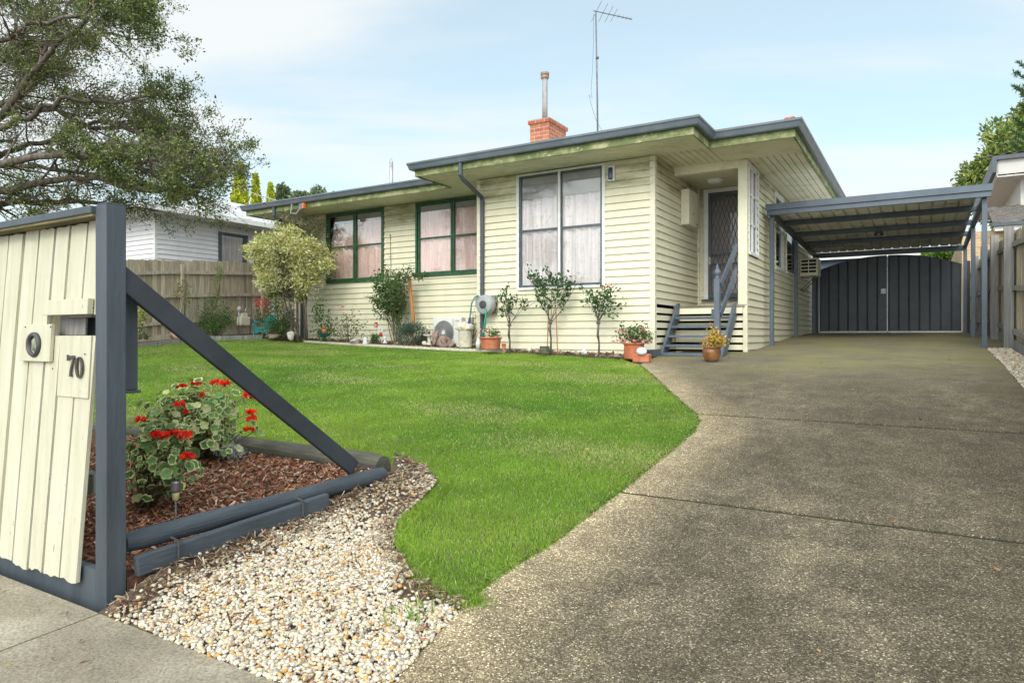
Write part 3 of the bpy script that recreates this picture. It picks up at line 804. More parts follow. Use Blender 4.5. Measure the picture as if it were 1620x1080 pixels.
sd = mb.build('screen_frame', M['navy'], dr, bevel=.003)
mb = MB(); cw, ch = .082, .125
nx_ = int(.68/cw)+1
for i in range(nx_):
    for j in range(int(1.9/ch)):
        xx = dx0+.06+i*cw+(cw/2 if j % 2 else 0); zz = dz0+.09+j*ch
        if xx+cw/2 < dx1-.06: mb.bar((xx, YB-.015, zz), (xx+cw/2, YB-.015, zz+ch), .009, .005, (0, 1, 0))
        if xx-cw/2 > dx0+.06: mb.bar((xx, YB-.015, zz), (xx-cw/2, YB-.015, zz+ch), .009, .005, (0, 1, 0))
mb.build('diamond_grille', M['dark_plastic'], sd)
mb = MB(); mb.box(dx0+.06, dx1-.06, YB+.0, YB+.004, dz0+.09, dz1-.07); mb.build('fly_mesh', glass_mat('fly_mesh', .0, (.8, .79, .8)), sd)
mb = MB(); mb.box(dx0+.012, dx0+.048, YB-.045, YB-.03, 1.38, 1.52); mb.tube([(dx0+.03, YB-.045, 1.46), (dx0+.03, YB-.075, 1.46), (dx0+.12, YB-.08, 1.46)], .008); mb.build('door_handle', M['metal'], sd)
# porch: landing, slatted base, ceiling, light, meter box
mb = MB(); mb.box(XB+.01, XS-.02, YP-.06, YB, .48, .52); mb.build('landing', M['path'], H)
mb = MB(); boards(mb, (XB+.03, YP+.02), (XS-.05, YP+.02), -.45, .36, (), (0, -1), 0, .038)
boards(mb, (XB, F1+.07), (XB, YP), -.5, .50, (), (1, 0), 0, .038)
mb.build('slatted_base', M['cream'], H, fix=True)
mb = MB(); boards(mb, (XB+.03, YP-.04), (XS-.05, YP-.04), .37, .48, (), (0, -1), .37); mb.build('landing_fascia', M['cream'], H, fix=True)
mb = MB(); mb.box(XB-.1, XS-.06, 12.6, 12.65, -.5, .45); mb.box(XB-.14, XB-.1, F1+.1, 12.6, -.5, .5); mb.build('underfloor_shade', M['black'], H)  # black sheets put in for the shade behind the slats
mb = MB(); mb.box(XB+.01, XS-.06, YP+.1, YB-.001, 2.86, 2.9)
mb.build('porch_ceiling', M['trim'], H)
mb = MB(); mb.box(XB+.012, XS-.12, YP-.02, YP+.098, 2.84, 2.985); mb.build('porch_beam', M['soffit'], H)
mb = MB(); mb.lathe([(.01, 2.78), (.10, 2.79), (.145, 2.815), (.15, 2.86)], (-3.25, 12.6, 0), 28); mb.build('porch_light', M['white'], H, smooth=True)
mb = MB(); mb.box(XB+.018, XB+.17, 12.25, 12.85, 2.02, 2.66); mbx = mb.build('meter_box', M['trim'], H, bevel=.006)
mb = MB(); mb.box(XB+.1705, XB+.174, 12.5, 12.52, 2.22, 2.26); mb.build('lock', M['black'], mbx)
mb = MB(); mb.box(XB+.1705, XB+.174, 12.72, 12.78, 2.06, 2.09); mb.build('warning_sticker', M['red'], mbx)
mb = MB(); mb.box(XB+.035, XB+.055, YB-.055, YB-.04, 1.62, 1.72); mb.build('doorbell', M['metal'], H)

# soffits made of lining boards, fascia, gutter, roof
def soffit(x0, x1, y0, y1, along, w=.11):
    mb = MB()
    if along == 'x':
        y = y0
        while y < y1-.01:
            e = min(y+w-.013, y1); mb.box(x0, x1, y, e, ZS-.012, ZS-.002); y += w
    else:
        x = x0
        while x < x1-.01:
            e = min(x+w-.013, x1); mb.box(x, e, y0, y1, ZS-.012, ZS-.002); x += w
    mb.build('soffit', M['soffit'], H)
EL, EF2, EX1, EF1, EX2, EF3, EX3, EB = -14.35, 11.08, -8.1, 9.98, -2.91, 10.87, -1.65, 20.6
soffit(EX1, EX2, EF1, F1, 'x'); soffit(EX1, XA, F1, EF2+.001, 'x'); soffit(EL, XA, EF2+.002, F2, 'x')
soffit(XB, EX2, F1+.001, YP, 'y'); soffit(EX2+.001, EX3, EF3, YP, 'x', .11); soffit(XS, EX3, YP+.001, EB, 'y'); soffit(EL, XL, F2+.001, EB, 'y')
soffit(XB, XS, YP+.001, YP+.1, 'x')
mb = MB()
for i in range(4): mb.box(XB+.03+i*.05, XB+.045+i*.05, F1+.1, YP-.1, ZS-.022, ZS-.0125); mb.box(XS+.05+i*.06, XS+.068+i*.06, YP, EB, ZS-.022, ZS-.0125)
mb.build('eave_vent_slats', M['soffit'], H)
mb = MB()
for b in ((EX1, EX2, EF1+.01, EF3+.3), (EL, EX3-.01, EF3+.31, EB)): mb.box(b[0]+.01, b[1]-.01, b[2], b[3], ZS+.0, ZS+.02)
mb.box(EX2+.0, EX3-.01, EF3+.01, EF3+.309, ZS, ZS+.02)
mb.build('ceiling', M['black'], H)  # black backing, so the gaps between soffit boards look shaded
outl = [(EL, EB), (EL, EF2), (EX1, EF2), (EX1, EF1), (EX2, EF1), (EX2, EF3), (EX3, EF3), (EX3, EB)]
def offs(P, d):     # offset an axis-aligned open outline outwards (left side of travel is outside here)
    out = []
    for i, p in enumerate(P):
        ds_ = []
        for a, b in ((P[i-1], p) if i else (None, None), (p, P[i+1]) if i < len(P)-1 else (None, None)):
            if a is None: continue
            t = np.array(b)-np.array(a); t = t/np.linalg.norm(t); ds_.append(np.array([t[1], -t[0]]))
        o = sum(ds_) if len(ds_) == 2 else ds_[0]
        out.append(tuple(np.array(p)+o*d))
    return out
def sweep(prof, name, mat, sub=1):           # prof = list of (outwards, z)
    L = [offs(outl, d) for d, z in prof]; mb = MB(); m = len(prof)
    V = []
    for i in range(len(outl)):
        for k in range(m): V.append((*L[k][i], prof[k][1]))
    F = [[i*m+k, (i+1)*m+k, (i+1)*m+(k+1) % m, i*m+(k+1) % m] for i in range(len(outl)-1) for k in range(m)]
    F += [list(range(m)), [(len(outl)-1)*m+k for k in range(m)][::-1]]
    mb.add(V, F); return mb.build(name, mat, H, fix=True)
sg = -1 if offs(outl, 1)[0][0] > EL else 1
P_ = lambda pr: [(sg*a, z) for a, z in pr]
sweep(P_([(0, 2.955), (.025, 2.955), (.025, 3.18), (0, 3.18)]), 'fascia', M['fascia'])
sweep(P_([(.027, 3.07), (.09, 3.07), (.105, 3.085), (.125, 3.15), (.14, 3.17), (.14, 3.20), (.13, 3.20), (.12, 3.18), (.11, 3.15), (.09, 3.085), (.035, 3.08), (.035, 3.19), (.027, 3.19)]), 'gutter', M['gutter'])
rf = MB(); T = .30; ZR = 3.18
def hip(x0, x1, y0, y1, dz=0):
    d = min(x1-x0, y1-y0)/2; h = ZR+dz+d*T; b = ZR+dz
    if y1-y0 < x1-x0: r = [(x0+d, (y0+y1)/2, h), (x1-d, (y0+y1)/2, h)]; F = [[0, 1, 5, 4], [1, 2, 5], [2, 3, 4, 5], [3, 0, 4], [0, 3, 2, 1]]
    else: r = [((x0+x1)/2, y0+d, h), ((x0+x1)/2, y1-d, h)]; F = [[0, 1, 4], [1, 2, 5, 4], [2, 3, 5], [3, 0, 4, 5], [0, 3, 2, 1]]
    rf.add([(x0, y0, b), (x1, y0, b), (x1, y1, b), (x0, y1, b)]+r, F)
hip(EL-.03, EX3+.03, EF2-.03, EB); hip(EX1-.03, EX2+.03, EF1-.03, EB+3, -.003); hip(EX1-.0, EX3+.028, EF3-.03, EB-.01, -.001)
roof = rf.build('roof', M['roof'], H)
mb = MB(); c0 = np.array((EX3+.0, EF3+.0, 3.20)); dd = np.array((-1, 1, T)); mb.bar(c0, c0+dd*1.6, .16, .05); mb.tube([c0+(.0, -.0, .02), c0+dd*.12+(0, 0, .02)], .045, 10)
mb.build('hip_cap', M['terracotta'], roof)
# brick chimney with flue
def chimney(x0, x1, y0, y1, zt):
    mb = MB(); mb.box(x0, x1, y0, y1, 3.5, zt-.086)
    c = mb.build('chimney', M['brick'], roof)
    mb = MB(); mb.box(x0-.035, x1+.035, y0-.035, y1+.035, zt-.086, zt); mb.build('chimney_cap', M['brick'], roof)
chimney(-7.38, -6.92, 13.0, 13.84, 4.70)
mb = MB(); fx, fy = -7.12, 13.42
p = PY(862, 115, fy); fx = p[0]; ft = p[2]
mb.lathe([(.062, 4.68), (.062, ft-.12)], (fx, fy, 0), 20)
fl = mb.build('flue', nmat('grey_flue', (.22, .22, .21), (.36, .36, .35), 8, .6, .1, (1, 1, .3)), roof, smooth=True)
mb = MB(); mb.lathe([(.062, ft-.16), (.095, ft-.13), (.095, ft-.09), (.08, ft-.085), (.08, ft-.06), (.098, ft-.055), (.098, ft-.01), (.06, ft)], (fx, fy, 0), 20); mb.build('flue_cowl', nmat('rusty_cowl', (.2, .13, .09), (.35, .28, .22), 20, .8, .2), fl)
p = PY(619, 256, 14.0); mb = MB(); mb.lathe([(.05, 3.6), (.05, p[2]-.02)], (p[0], 14.0, 0), 14)
mb.tube([(p[0]-.05, 14.0, p[2]-.03), (p[0]-.05, 14., p[2]+.04), (p[0], 14, p[2]+.09), (p[0]+.05, 14, p[2]+.04), (p[0]+.05, 14, p[2]-.03)], .008, 6)
mb.build('vent_pipe', M['metal'], roof, smooth=True)
# downpipes
def pipe(pts, name='downpipe', w=.075, m='navy'):
    mb = MB()
    for a, b in zip(pts, pts[1:]): mb.bar(a, b, w, w, (0, 1, 0) if abs(a[2]-b[2]) > .3 and abs(a[1]-b[1]) < .1 and abs(a[0]-b[0]) < .01 else (0, 0, 1))
    mb.build(name, M[m], H, bevel=.006)
xd = PY(728, 270, EF1-.06)[0]
e = XA+.13
mb = MB(); mb.tube([(xd, EF1-.05, 3.12), (xd, EF1-.05, 2.86), (xd+.01, EF1, 2.80), (e-.01, F1-.08, 2.62), (e, F1-.06, 2.55), (e, F1-.06, -.3)], .04, 12); mb.build('downpipe', M['navy'], H, smooth=False)
xd = PY(433, 335, EF2-.06)[0]; e = XL+.12
mb = MB(); mb.tube([(xd, EF2-.05, 3.12), (xd, EF2-.05, 2.86), (xd+.01, EF2, 2.80), (e-.01, F2-.08, 2.70), (e, F2-.06, 2.6), (e, F2-.06, -.3)], .04, 12); mb.build('downpipe', M['navy'], H)
# concrete plinth strip along the bed
mb = MB()
for a, b, y in ((XA, XB-.1, F1+.0), (XL, XA, F2+.0)): mb.box(a, b, y+.01, y+.1, -.7, -.25)
mb.build('stump_skirt', M['soffit'], H)
# wall bits
p = PY(968, 275, F1-.03); mb = MB(); mb.box(p[0]-.06, p[0]+.06, F1-.06, F1-.016, p[2]-.13, p[2]+.13); al = mb.build('alarm_strobe', M['white'], H, bevel=.02)
mb = MB(); mb.box(p[0]-.045, p[0]+.03, F1-.10, F1-.061, p[2]-.105, p[2]+.10); mb.build('strobe_lens', nmat('blue_lens', (.01, .02, .08), (.015, .03, .1), 5, .15, 0), al, bevel=.018)
p0 = PY(617.5, 372, F2-.03); p1 = PY(618.5, 440, F2-.03); mb = MB(); mb.tube([p0, (p0+p1)/2+(.004, 0, 0), p1], .006, 6); mb.blob(p0, (.015, .012, .03), 1); mb.blob((p0+p1)/2+(0, -.005, .0), (.015, .012, .02), 1)
mb.build('wall_cable', M['dark_plastic'], H)

# entry steps
ST = thing('entry_steps', (-3.2, 11.2, g(-3.2, 11.0)), 'slate blue timber steps with a turned newel post up to the front door', 'steps')
sx0, sx1 = -3.70, -2.72; yb, yt = 10.92, YP-.06; gz = float(g(-3.2, 10.95))
sl = np.array((0, yt-yb, .50-gz-.0))
for x in (sx0, sx1):
    mb = MB(); mb.poly([(x-.022, yb-.05, gz+.0), (x-.022, yb+.22, gz), (x-.022, yt+.03, .30), (x-.022, yt+.03, .56), (x-.022, yt-.06, .56)], (.044, 0, 0)); mb.build('stringer', M['step_blue'], ST, bevel=.003, fix=True)
for zt, yy in ((.315, 11.68), (.16, 11.50), (0., 11.32), (-.155, 11.14)):
    mb = MB(); mb.box(sx0+.0225, sx1-.0225, yy-.12, yy+.12, zt-.04, zt); mb.build('tread', M['step_blue'], ST, bevel=.004)
mb = MB(); mb.box(sx0+.0225, sx1-.0225, 10.86, 10.97, gz, gz+.05); mb.build('tread', M['step_blue'], ST, bevel=.004)
nxp, nyp = -2.81, 11.02
mb = MB(); mb.box(nxp-.045, nxp+.045, nyp-.045, nyp+.045, gz+.02, .90); npst = mb.build('newel_post', M['step_blue'], ST, bevel=.006)
mb = MB(); mb.lathe([(.03, .90), (.045, .905), (.045, .92), (.025, .935), (.028, .95), (.052, .985), (.055, 1.01), (.04, 1.045), (.02, 1.06), (.03, 1.075), (.018, 1.10), (.004, 1.15)], (nxp, nyp, 0), 20); mb.build('finial', M['step_blue'], npst, smooth=True)
for z0_, z1_ in ((.80, 1.52), (.33, 1.12)):
    mb = MB(); mb.bar((nxp+.05, nyp+.0, z0_), (XS-.155, YP+.0, z1_), .035, .10); mb.build('handrail', M['step_blue'], ST, bevel=.003)
mb = MB(); mb.box(nxp-.1, nxp-.046, nyp+.02, nyp+.06, .25, .42); mb.build('rail_block', M['step_blue'], ST)
mb = MB(); mb.bar((-3.72, 10.9, gz+.05), (-3.95, 10.62, gz+.03), .09, .12); tag(mb.build('kerb_block', M['navy'], org=(-3.8, 10.8, gz)), 'small slate blue timber block on the ground at the foot of the steps', 'timber block')

# ---------------------------------------------------------------- carport and gate
CP = thing('carport', (-.8, 16.2, float(g(-.8, 16.2))), 'slate grey steel carport with corrugated roof beside the house', 'carport')
cx0, cx1, cy0, cy1 = -2.42, .90, 13.2, 19.35
def zr(y): return 2.37 - (y-cy0)*.030
for x in (-2.40, .86):
    for y in (13.35, 16.2, 19.1):
        mb = MB(); mb.box(x-.037, x+.037, y-.037, y+.037, float(g(x, y))-.05, zr(y)-.17); mb.build('post', M['steel'], CP, bevel=.004)
for x in (-2.40, .86):
    mb = MB(); mb.bar((x, cy0+.04, zr(cy0)-.105), (x, cy1-.05, zr(cy1)-.105), .06, .12); mb.build('side_beam', M['steel'], CP)
mb = MB(); mb.box(cx0-.04, cx1+.04, cy0-.02, cy0+.035, zr(cy0)-.165, zr(cy0)-.055); mb.build('front_beam', M['steel'], CP, bevel=.004)
mb = MB(); mb.box(cx0-.06, cx1+.06, cy0-.05, cy0-.022, zr(cy0)-.075, zr(cy0)+.03); mb.box(cx0-.06, cx1+.06, cy0-.05, cy0+.1, zr(cy0)+.030, zr(cy0)+.036); mb.build('fascia', M['steel'], CP, bevel=.003)
for y in (14.55, 16.0, 17.4):
    mb = MB(); mb.box(-2.368, .828, y-.03, y+.03, zr(y)-.135, zr(y)-.035); mb.build('purlin', M['steel'], CP)
mb = MB(); mb.box(-2.368, .828, cy1-.1, cy1-.05, zr(cy1)-.19, zr(cy1)-.06); mb.build('back_beam', M['steel'], CP)
mb = MB(); prof = []; x = cx0
while x < cx1:
    prof += [(x, 0), (x+.15, 0), (x+.165, .029), (x+.185, .029)]; x += .2
prof = [p for p in prof if p[0] <= cx1]
V = []; 
for y in (cy0-.0, cy1+.05):
    for a, h in prof: V.append((a, y, zr(y)-.033+h))
m = len(prof); mb.add(V, [[i, i+1, m+i+1, m+i] for i in range(m-1)])
rs = mb.build('roof_sheet', nmat('roof_underside', (.62, .63, .60), (.78, .79, .76), 3, .6, .1, dirt=((.25, .24, .2), .5, .7)), CP)
sld = rs.modifiers.new('thickness', 'SOLIDIFY'); sld.thickness = .002
mb = MB(); mb.box(-.85, -.7, 16.02, 16.12, zr(16)-.16, zr(16)-.136); mb.blob((-.83, 16.0, zr(16)-.20), (.035, .05, .035), 1, 0); mb.blob((-.72, 16.0, zr(16)-.20), (.035, .05, .035), 1, 0)
mb.build('sensor_light', M['dark_plastic'], CP)
GT = thing('metal_gate', (-.74, 19.25, float(g(-.7, 19.2))), 'dark ribbed steel double driveway gate with an arched top under the carport', 'gate')
gx0, gx1, gz0 = -2.29, .80, .10
def gtop(x):
    u = (x-(gx0+gx1)/2)/((gx1-gx0)/2); return 1.97-.30*abs(u)**2.2
for a, b in ((gx0, -.755), (-.725, gx1)):
    n = 7; w = (b-a)/n; mb = MB()
    for i in range(n):
        x0, x1 = a+i*w, a+(i+1)*w
        sub = np.linspace(x0, x1, 5)
        for u, v in zip(sub, sub[1:]): mb.poly([(u, 19.25, gz0), (v, 19.25, gz0), (v, 19.25, gtop(v)), (u, 19.25, gtop(u))], (0, .012, 0))
        mb.poly([(x0+.002, 19.222, gz0), (x0+.024, 19.215, gz0), (x0+.030, 19.2495, gz0), (x0-.004, 19.2495, gz0)], (0, 0, gtop(x0+.01)-gz0-.004), (1.6, 1.6, 1.6))
    lf = mb.build('gate_leaf', M['gatem'], GT, fix=True)
    mb = MB(); e = a if a < -1 else b
    mb.box(e-.012, e+.012, 19.20, 19.222, gz0, gtop(e)-.02); mb.box(a, b, 19.20, 19.223, gz0-.035, gz0-.005)
    mb.build('edge_trim', M['white'] if a > -1 else M['metal'], lf)
    s = np.linspace(a, b, 15); mb = MB(); mb.tube([(x, 19.25, gtop(x)) for x in s], .013, 6); mb.build('top_rail', M['steel'], lf)
mb = MB(); mb.box(-.752, -.728, 19.215, 19.224, gz0, 1.95); mb.build('meeting_stile', M['metal'], GT)
mb = MB(); mb.box(-.88, -.77, 19.19, 19.222, 1.03, 1.15); mb.build('lock_box', M['metal'], GT, bevel=.004)
for x in (gx0-.07, gx1+.12):
    mb = MB(); mb.box(x-.045, x+.045, 19.24, 19.33, 0, 1.75); mb.build('gate_post', M['gatem'], GT)

# ---------------------------------------------------------------- front fence with mail slot
FY = lambda z: 1.715 - (.53-z)*.055
def FP(px, py, d=0.0):            # on the leaning paling plane, d metres proud of it
    r = ray(px, py); # y = 1.715-.0292+.055 z - d
    t = (1.715-.53*.055-d)/(r[1]-.055*r[2]); return r*t
FF = thing('front_fence', (-3.6, 1.7, -1.2), 'cream painted front paling fence with slate post, diagonal brace and house number 70', 'fence')
rgf = np.random.default_rng(5); ZB, ZT = -1.13, .533
mb = MB(); x = -3.225; first = True; k = 0
slot = [FP(98, 499), FP(137, 499), FP(137, 531), FP(98, 531)]
sx = (slot[0][0], slot[1][0]); sz = (slot[3][2], slot[0][2])
while x > -9:
    w = .132 + rgf.uniform(-.012, .012); gap = rgf.choice([.010, .016, .022]); tl = rgf.normal(0, .004); kick = rgf.uniform(-.004, .006)
    def pal(xa, xb, za, zb, jag=False):
        cs = np.linspace(xa, xb, 5); pts = []
        sh = lambda z: (z-ZT)*.045
        top = [(c+sh(zb), FY(zb)-kick, zb + (rgf.normal(0, .004) if zb > .4 else 0)) for c in cs]
        bot = [(c+sh(za), FY(za)-kick, za + (rgf.normal(0, .005) if jag else 0)) for c in cs[::-1]]
        mb.poly(top+bot, (0, .018, .001))
    xa, xb = x-w, x
    if xb > sx[0]-.05 and xa < sx[1]+.1:    # the two palings cut for the letter slot
        zc = sz[1]; zc2 = sz[0]
        pal(xa, xb, zc, ZT+rgf.normal(0, .006)); 
        pal(xa, xb, ZB, zc2, True)
    else: pal(xa, xb, ZB+rgf.normal(0, .008), ZT+rgf.normal(0, .008), True)
    x -= w+gap; k += 1
pnl = mb.build('paling_panel', M['fence_cream'], FF, fix=True)
# small cover strips over the paling gaps
mb = MB(); x = -3.225; rgs = np.random.default_rng(8)
for k in range(14):
    x -= .152; zt_, zb_ = .50, -1.08
    if sx[0]-.06 < x < sx[1]+.06: zb_ = sz[1]+.02
    mb.bar((x-.012+(zt_-ZT)*.045, FY(zt_)+.026, zt_), (x-.012+(zb_-ZT)*.045, FY(zb_)+.026, zb_), .03, .012, (0, 1, 0))
mb.build('backing_strip', nmat('yellowed_paint', (.50, .46, .22), (.72, .68, .42), 20, .6, .3, (1, 1, .2)), FF)
mb = MB(); mb.bar((-9, 1.70, .565), (-3.195, 1.70, .565), .13, .035); mb.build('cap_rail', M['navy'], FF, bevel=.004)
mb = MB(); mb.bar((-9, 1.755, .50), (-3.195, 1.755, .50), .05, .085, c=(.8, .75, .5)); mb.bar((-9, 1.70, .541), (-3.195, 1.70, .541), .115, .012, c=(1.6, 1.4, .9)); mb.build('top_rail', M['log'], FF)
mb = MB(); mb.box(-9, -3.2, 1.66, 1.70, -1.32, -1.06); mb.build('plinth_board', M['navy'], FF)
mb = MB(); mb.box(-9, -3.35, 1.73, 1.78, -.75, -.66); mb.box(-9, -3.7, 1.74, 1.79, .2, .29); mb.build('rail', M['greywood'], FF)
PZ = .592
mb = MB(); mb.box(-3.193, -3.103, 1.655, 1.745, -1.32, PZ-.008); mb.poly([(-3.190, 1.658, PZ-.008), (-3.106, 1.658, PZ-.008), (-3.106, 1.742, PZ-.008), (-3.190, 1.742, PZ-.008)], (0, 0, .008))
mb.build('post', M['navy'], FF, bevel=.006)
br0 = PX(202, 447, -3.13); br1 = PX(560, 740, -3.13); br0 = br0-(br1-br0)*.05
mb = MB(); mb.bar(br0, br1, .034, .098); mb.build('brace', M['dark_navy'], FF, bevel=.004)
# hardware
def fq(px0, py0, px1, py1, d0, d1, name, mat, parent=FF, bevel=.002):
    q = [FP(px0, py0, d0), FP(px1, py0, d0), FP(px1, py1, d0), FP(px0, py1, d0)]
    zt = (q[0][2]+q[1][2])/2; zb = (q[2][2]+q[3][2])/2; x0 = q[3][0]; x1 = q[2][0]
    P = [(x0, FY(zt)-d0, zt), (x1, FY(zt)-d0, zt), (x1, FY(zb)-d0, zb), (x0, FY(zb)-d0, zb)]
    mb = MB(); mb.poly(P, (0, d0-d1, 0)); return mb.build(name, mat, parent, bevel=bevel, fix=True)
fq(76, 474, 147, 498, .004, .030, 'letter_slot_cover', M['fence_cream'])
fq(97, 499, 138, 530, -.06, -.05, 'letter_slot_back', M['greywood'])
lb = MB(); lb.box(sx[0]-.02, sx[1]+.02, 1.72, 1.80, sz[0]-.02, sz[0]-.008); lb.box(sx[0]-.02, sx[1]+.02, 1.70, 1.80, sz[1]-.01, sz[1]+.004); lb.build('letter_slot_shelf', M['greywood'], FF)
np_ = fq(92, 531, 141, 628, .0, .007, 'number_board', M['fence_cream'])
pl = fq(36, 513, 84, 571, .004, .022, 'paper_holder_plate', M['fence_cream'])
c = FP(55.5, 545, .022)
mb = MB(); R1, R2 = .062, .041
prof = [(R2, -.03), (R2, .012), (R2+.006, .017), (R1-.006, .017), (R1, .010), (R1, .0), (R2+.004, .0), (R2+.004, -.03)]
mb = MB(); V = []; n = 40
for r, h in prof:
    for k in range(n): a = 2*PI*k/n; V.append((c[0]+r*math.cos(a), c[1]-h, c[2]+r*math.sin(a)))
F = [[i*n+k, i*n+(k+1) % n, ((i+1) % len(prof))*n+(k+1) % n, ((i+1) % len(prof))*n+k] for i in range(len(prof)) for k in range(n)]
mb.add(V, F); mb.build('paper_holder_ring', M['dark_plastic'], pl, smooth=True, fix=True)
mb = MB(); mb.lathe([(.040, .001), (.030, .004), (.004, .006)], c+(0, .0, 0), 24, axis='y'); mb.build('paper_holder_core', nmat('mottled_pipe', (.05, .05, .03), (.4, .4, .3), 30, .4, .2), pl, smooth=True)
M['number'] = nmat('bronze_number', (.03, .026, .022), (.07, .06, .05), 40, .6, .1)
# the number 7 0, serif cut-out digits
def digit(pts, name):
    mb = MB(); 
    for P in pts: mb.poly([(FP(a, b, .012)) for a, b in P], (0, -.006, 0))
    mb.build(name, M['number'], np_, fix=True)
def Q(u, v, o=(107.5, 561), s=(11.5, 35)): return (o[0]+u*s[0], o[1]+v*s[1])
digit([[Q(0, 0), Q(.12, 0), Q(.2, .05), Q(.95, .03), Q(1, .16), Q(.25, .19), Q(.14, .24), Q(.0, .27)],
       [Q(.82, .161), Q(1, .161), Q(.70, .5), Q(.56, .8), Q(.60, .97), Q(.32, .99), Q(.36, .75), Q(.54, .45)]], 'house_number')
ring = []
n = 22; oc = (126.3, 580); 
seg = []
for k in range(n):
    a0, a1 = 2*PI*k/n, 2*PI*(k+1)/n
    f = lambda a, rx, ry: (oc[0]+rx*math.cos(a), oc[1]+1.0+ry*math.sin(a))
    seg.append([f(a0, 6.0, 17.0), f(a1, 6.0, 17.0), f(a1, 2.9, 14.8), f(a0, 2.9, 14.8)])
digit(seg, 'house_number')
mb = MB()
for (px, py) in ((134, 560), (136.5, 520), (83, 583), (147.5, 487), (100, 482), (40, 517), (80, 517)):
    mb.blob(FP(px, py, .024 if px < 90 or py in (487, 482) else .012), (.004, .003, .004), 1, 0)
mb.build('nail', M['black'], FF)
mb = MB(); mb.box(-3.56, -3.21, 1.79, 1.86, -.26, .24); mb.box(-3.58, -3.20, 1.785, 1.87, -.275, -.261); mb.build('letter_box', M['navy'], FF, bevel=.003)

# ---------------------------------------------------------------- timber edging of the flower bed
def log(pts, r, mat, label, name='edging_log', wob=.06):
    P = np.array(pts, float); t = np.linspace(0, 1, 24)
    C = np.array([np.interp(t, np.linspace(0, 1, len(P)), P[:, i]) for i in range(3)]).T
    rr = r*(1+wob*np.sin(t*9)+.02*np.sin(t*31)); rr[0] *= .9; rr[-1] *= .88
    mb = MB(); mb.tube(C, rr, 18); o = mb.build(name, mat, org=tuple(C[0]-(0, 0, r)), smooth=False); tag(o, label, 'edging log'); return o
e = PX(612, 745, -3.06)
l0 = PX(196, 859, -3.2); l1 = PX(606, 749, -3.08)
log([l0, (l0+l1)/2, l1], .047, M['navylog'], 'slate painted round log lying on the ground from the fence post to the lawn corner')
log([(-3.22, 3.60, float(g(-3.3, 3.6))+.10), (-4.3, 3.62, float(g(-4.3, 3.6))+.11), (-5.4, 3.62, float(g(-5.4, 3.6))+.11)], .088, M['log'], 'weathered mossy round log along the far edge of the mulch bed')
log([(-5.45, 3.64, float(g(-5.4, 3.6))+.085), (-8.2, 3.64, float(g(-8, 3.6))+.085)], .075, M['log'], 'weathered round log seen behind the geraniums at the left of the mulch bed')
p0 = PX(214, 896, -3.10)-(0, 0, .04); p1 = PX(518, 792, -2.99)-(0, 0, .045)
mb = MB(); mb.bar((p0[0], p0[1], p0[2]+.04), (p1[0], p1[1], p1[2]+.045), .045, .095); pk = mb.build('timber_plank', M['navylog'], org=p0, bevel=.008)
tag(pk, 'slate painted timber plank pegged on the pebbles beside the round log', 'plank')
for s in (.17, .82):
    c = np.array(p0)*(1-s)+np.array(p1)*s; d = np.array(p1)-np.array(p0); d /= np.linalg.norm(d)
    side = np.array([d[1], -d[0], 0]); mb = MB()
    mb.tube([c+side*.036+(0, 0, .02), c+side*.036+(0, 0, .105), c-side*.04+(0, 0, .11)], .006, 6); mb.build('steel_peg', M['dark_plastic'], pk)

# ---------------------------------------------------------------- boundary fences
def P3(px, py, Z): r = ray(px, py); return r*Z
def fence_run(name, a, b, h, label, cat, normal, posts, rails, mat='paling', post_mat='paling', pw=.1, seed=1, top=None, rail_w=.045, plinth=True, post_h=None, org=None, group=None):
    """palings on the line a->b; posts and rails stand on the side of 'normal'"""
    rg = np.random.default_rng(seed)
    a = np.array(a, float); b = np.array(b, float); L = np.linalg.norm(b-a); d = (b-a)/L; n = np.array(normal, float)
    T = thing(name, (a[0], a[1], float(g(*a))), label, cat, group)
    mb = MB(); s = 0
    while s < L:
        w = min(pw*rg.uniform(.92, 1.08), L-s); p = a+d*s; q = a+d*(s+w-.004); z0 = float(g(*p)); o = rg.uniform(0, .012)+(.012 if int(s/pw) % 2 else 0)
        zt = z0+h+rg.uniform(-.02, .015); k = rg.uniform(.75, 1.15)
        cc = np.array([1.0, rg.uniform(.94, 1.02), rg.uniform(.86, 1.0)])*k
        P = [(*(p-n*o), z0-.1), (*(q-n*o), z0-.1), (*(q-n*o), zt-.006*rg.random()), (*(p-n*o), zt)]
        mb.poly(P, (-n[0]*.016, -n[1]*.016, 0), cc); s += w
    mb.build('paling_panel', M[mat], T, fix=True)
    gz = lambda s: float(g(*(a+d*s)))
    for r in rails:
        mb = MB(); m = list(np.arange(0, L, 2.4))+[L]
        for u, v in zip(m, m[1:]):
            p = a+d*u+n*(rail_w/2+.002); q = a+d*(v-.01)+n*(rail_w/2+.002)
            mb.bar((*p, gz(u)+r), (*q, gz(v)+r), rail_w, .075)
        mb.build('rail', M[post_mat], T)
    if plinth:
        mb = MB(); m = list(np.arange(0, L, 2.4))+[L]
        for u, v in zip(m, m[1:]): mb.bar((*(a+d*u+n*.015), gz(u)+.06), (*(a+d*v+n*.015), gz(v)+.06), .02, .17)
        mb.build('plinth_board', M[post_mat], T)
    for s in posts:
        p = a+d*s+n*(rail_w+.035 if post_h else .03); ph = post_h or h-.12
        mb = MB(); hw = .065 if post_h else .05
        mb.box(p[0]-hw, p[0]+hw, p[1]-hw*.75, p[1]+hw*.75, gz(s)-.1, gz(s)+ph+rg.uniform(-.02, .02))
        mb.build('post', M[post_mat], T, bevel=.006)
    return T
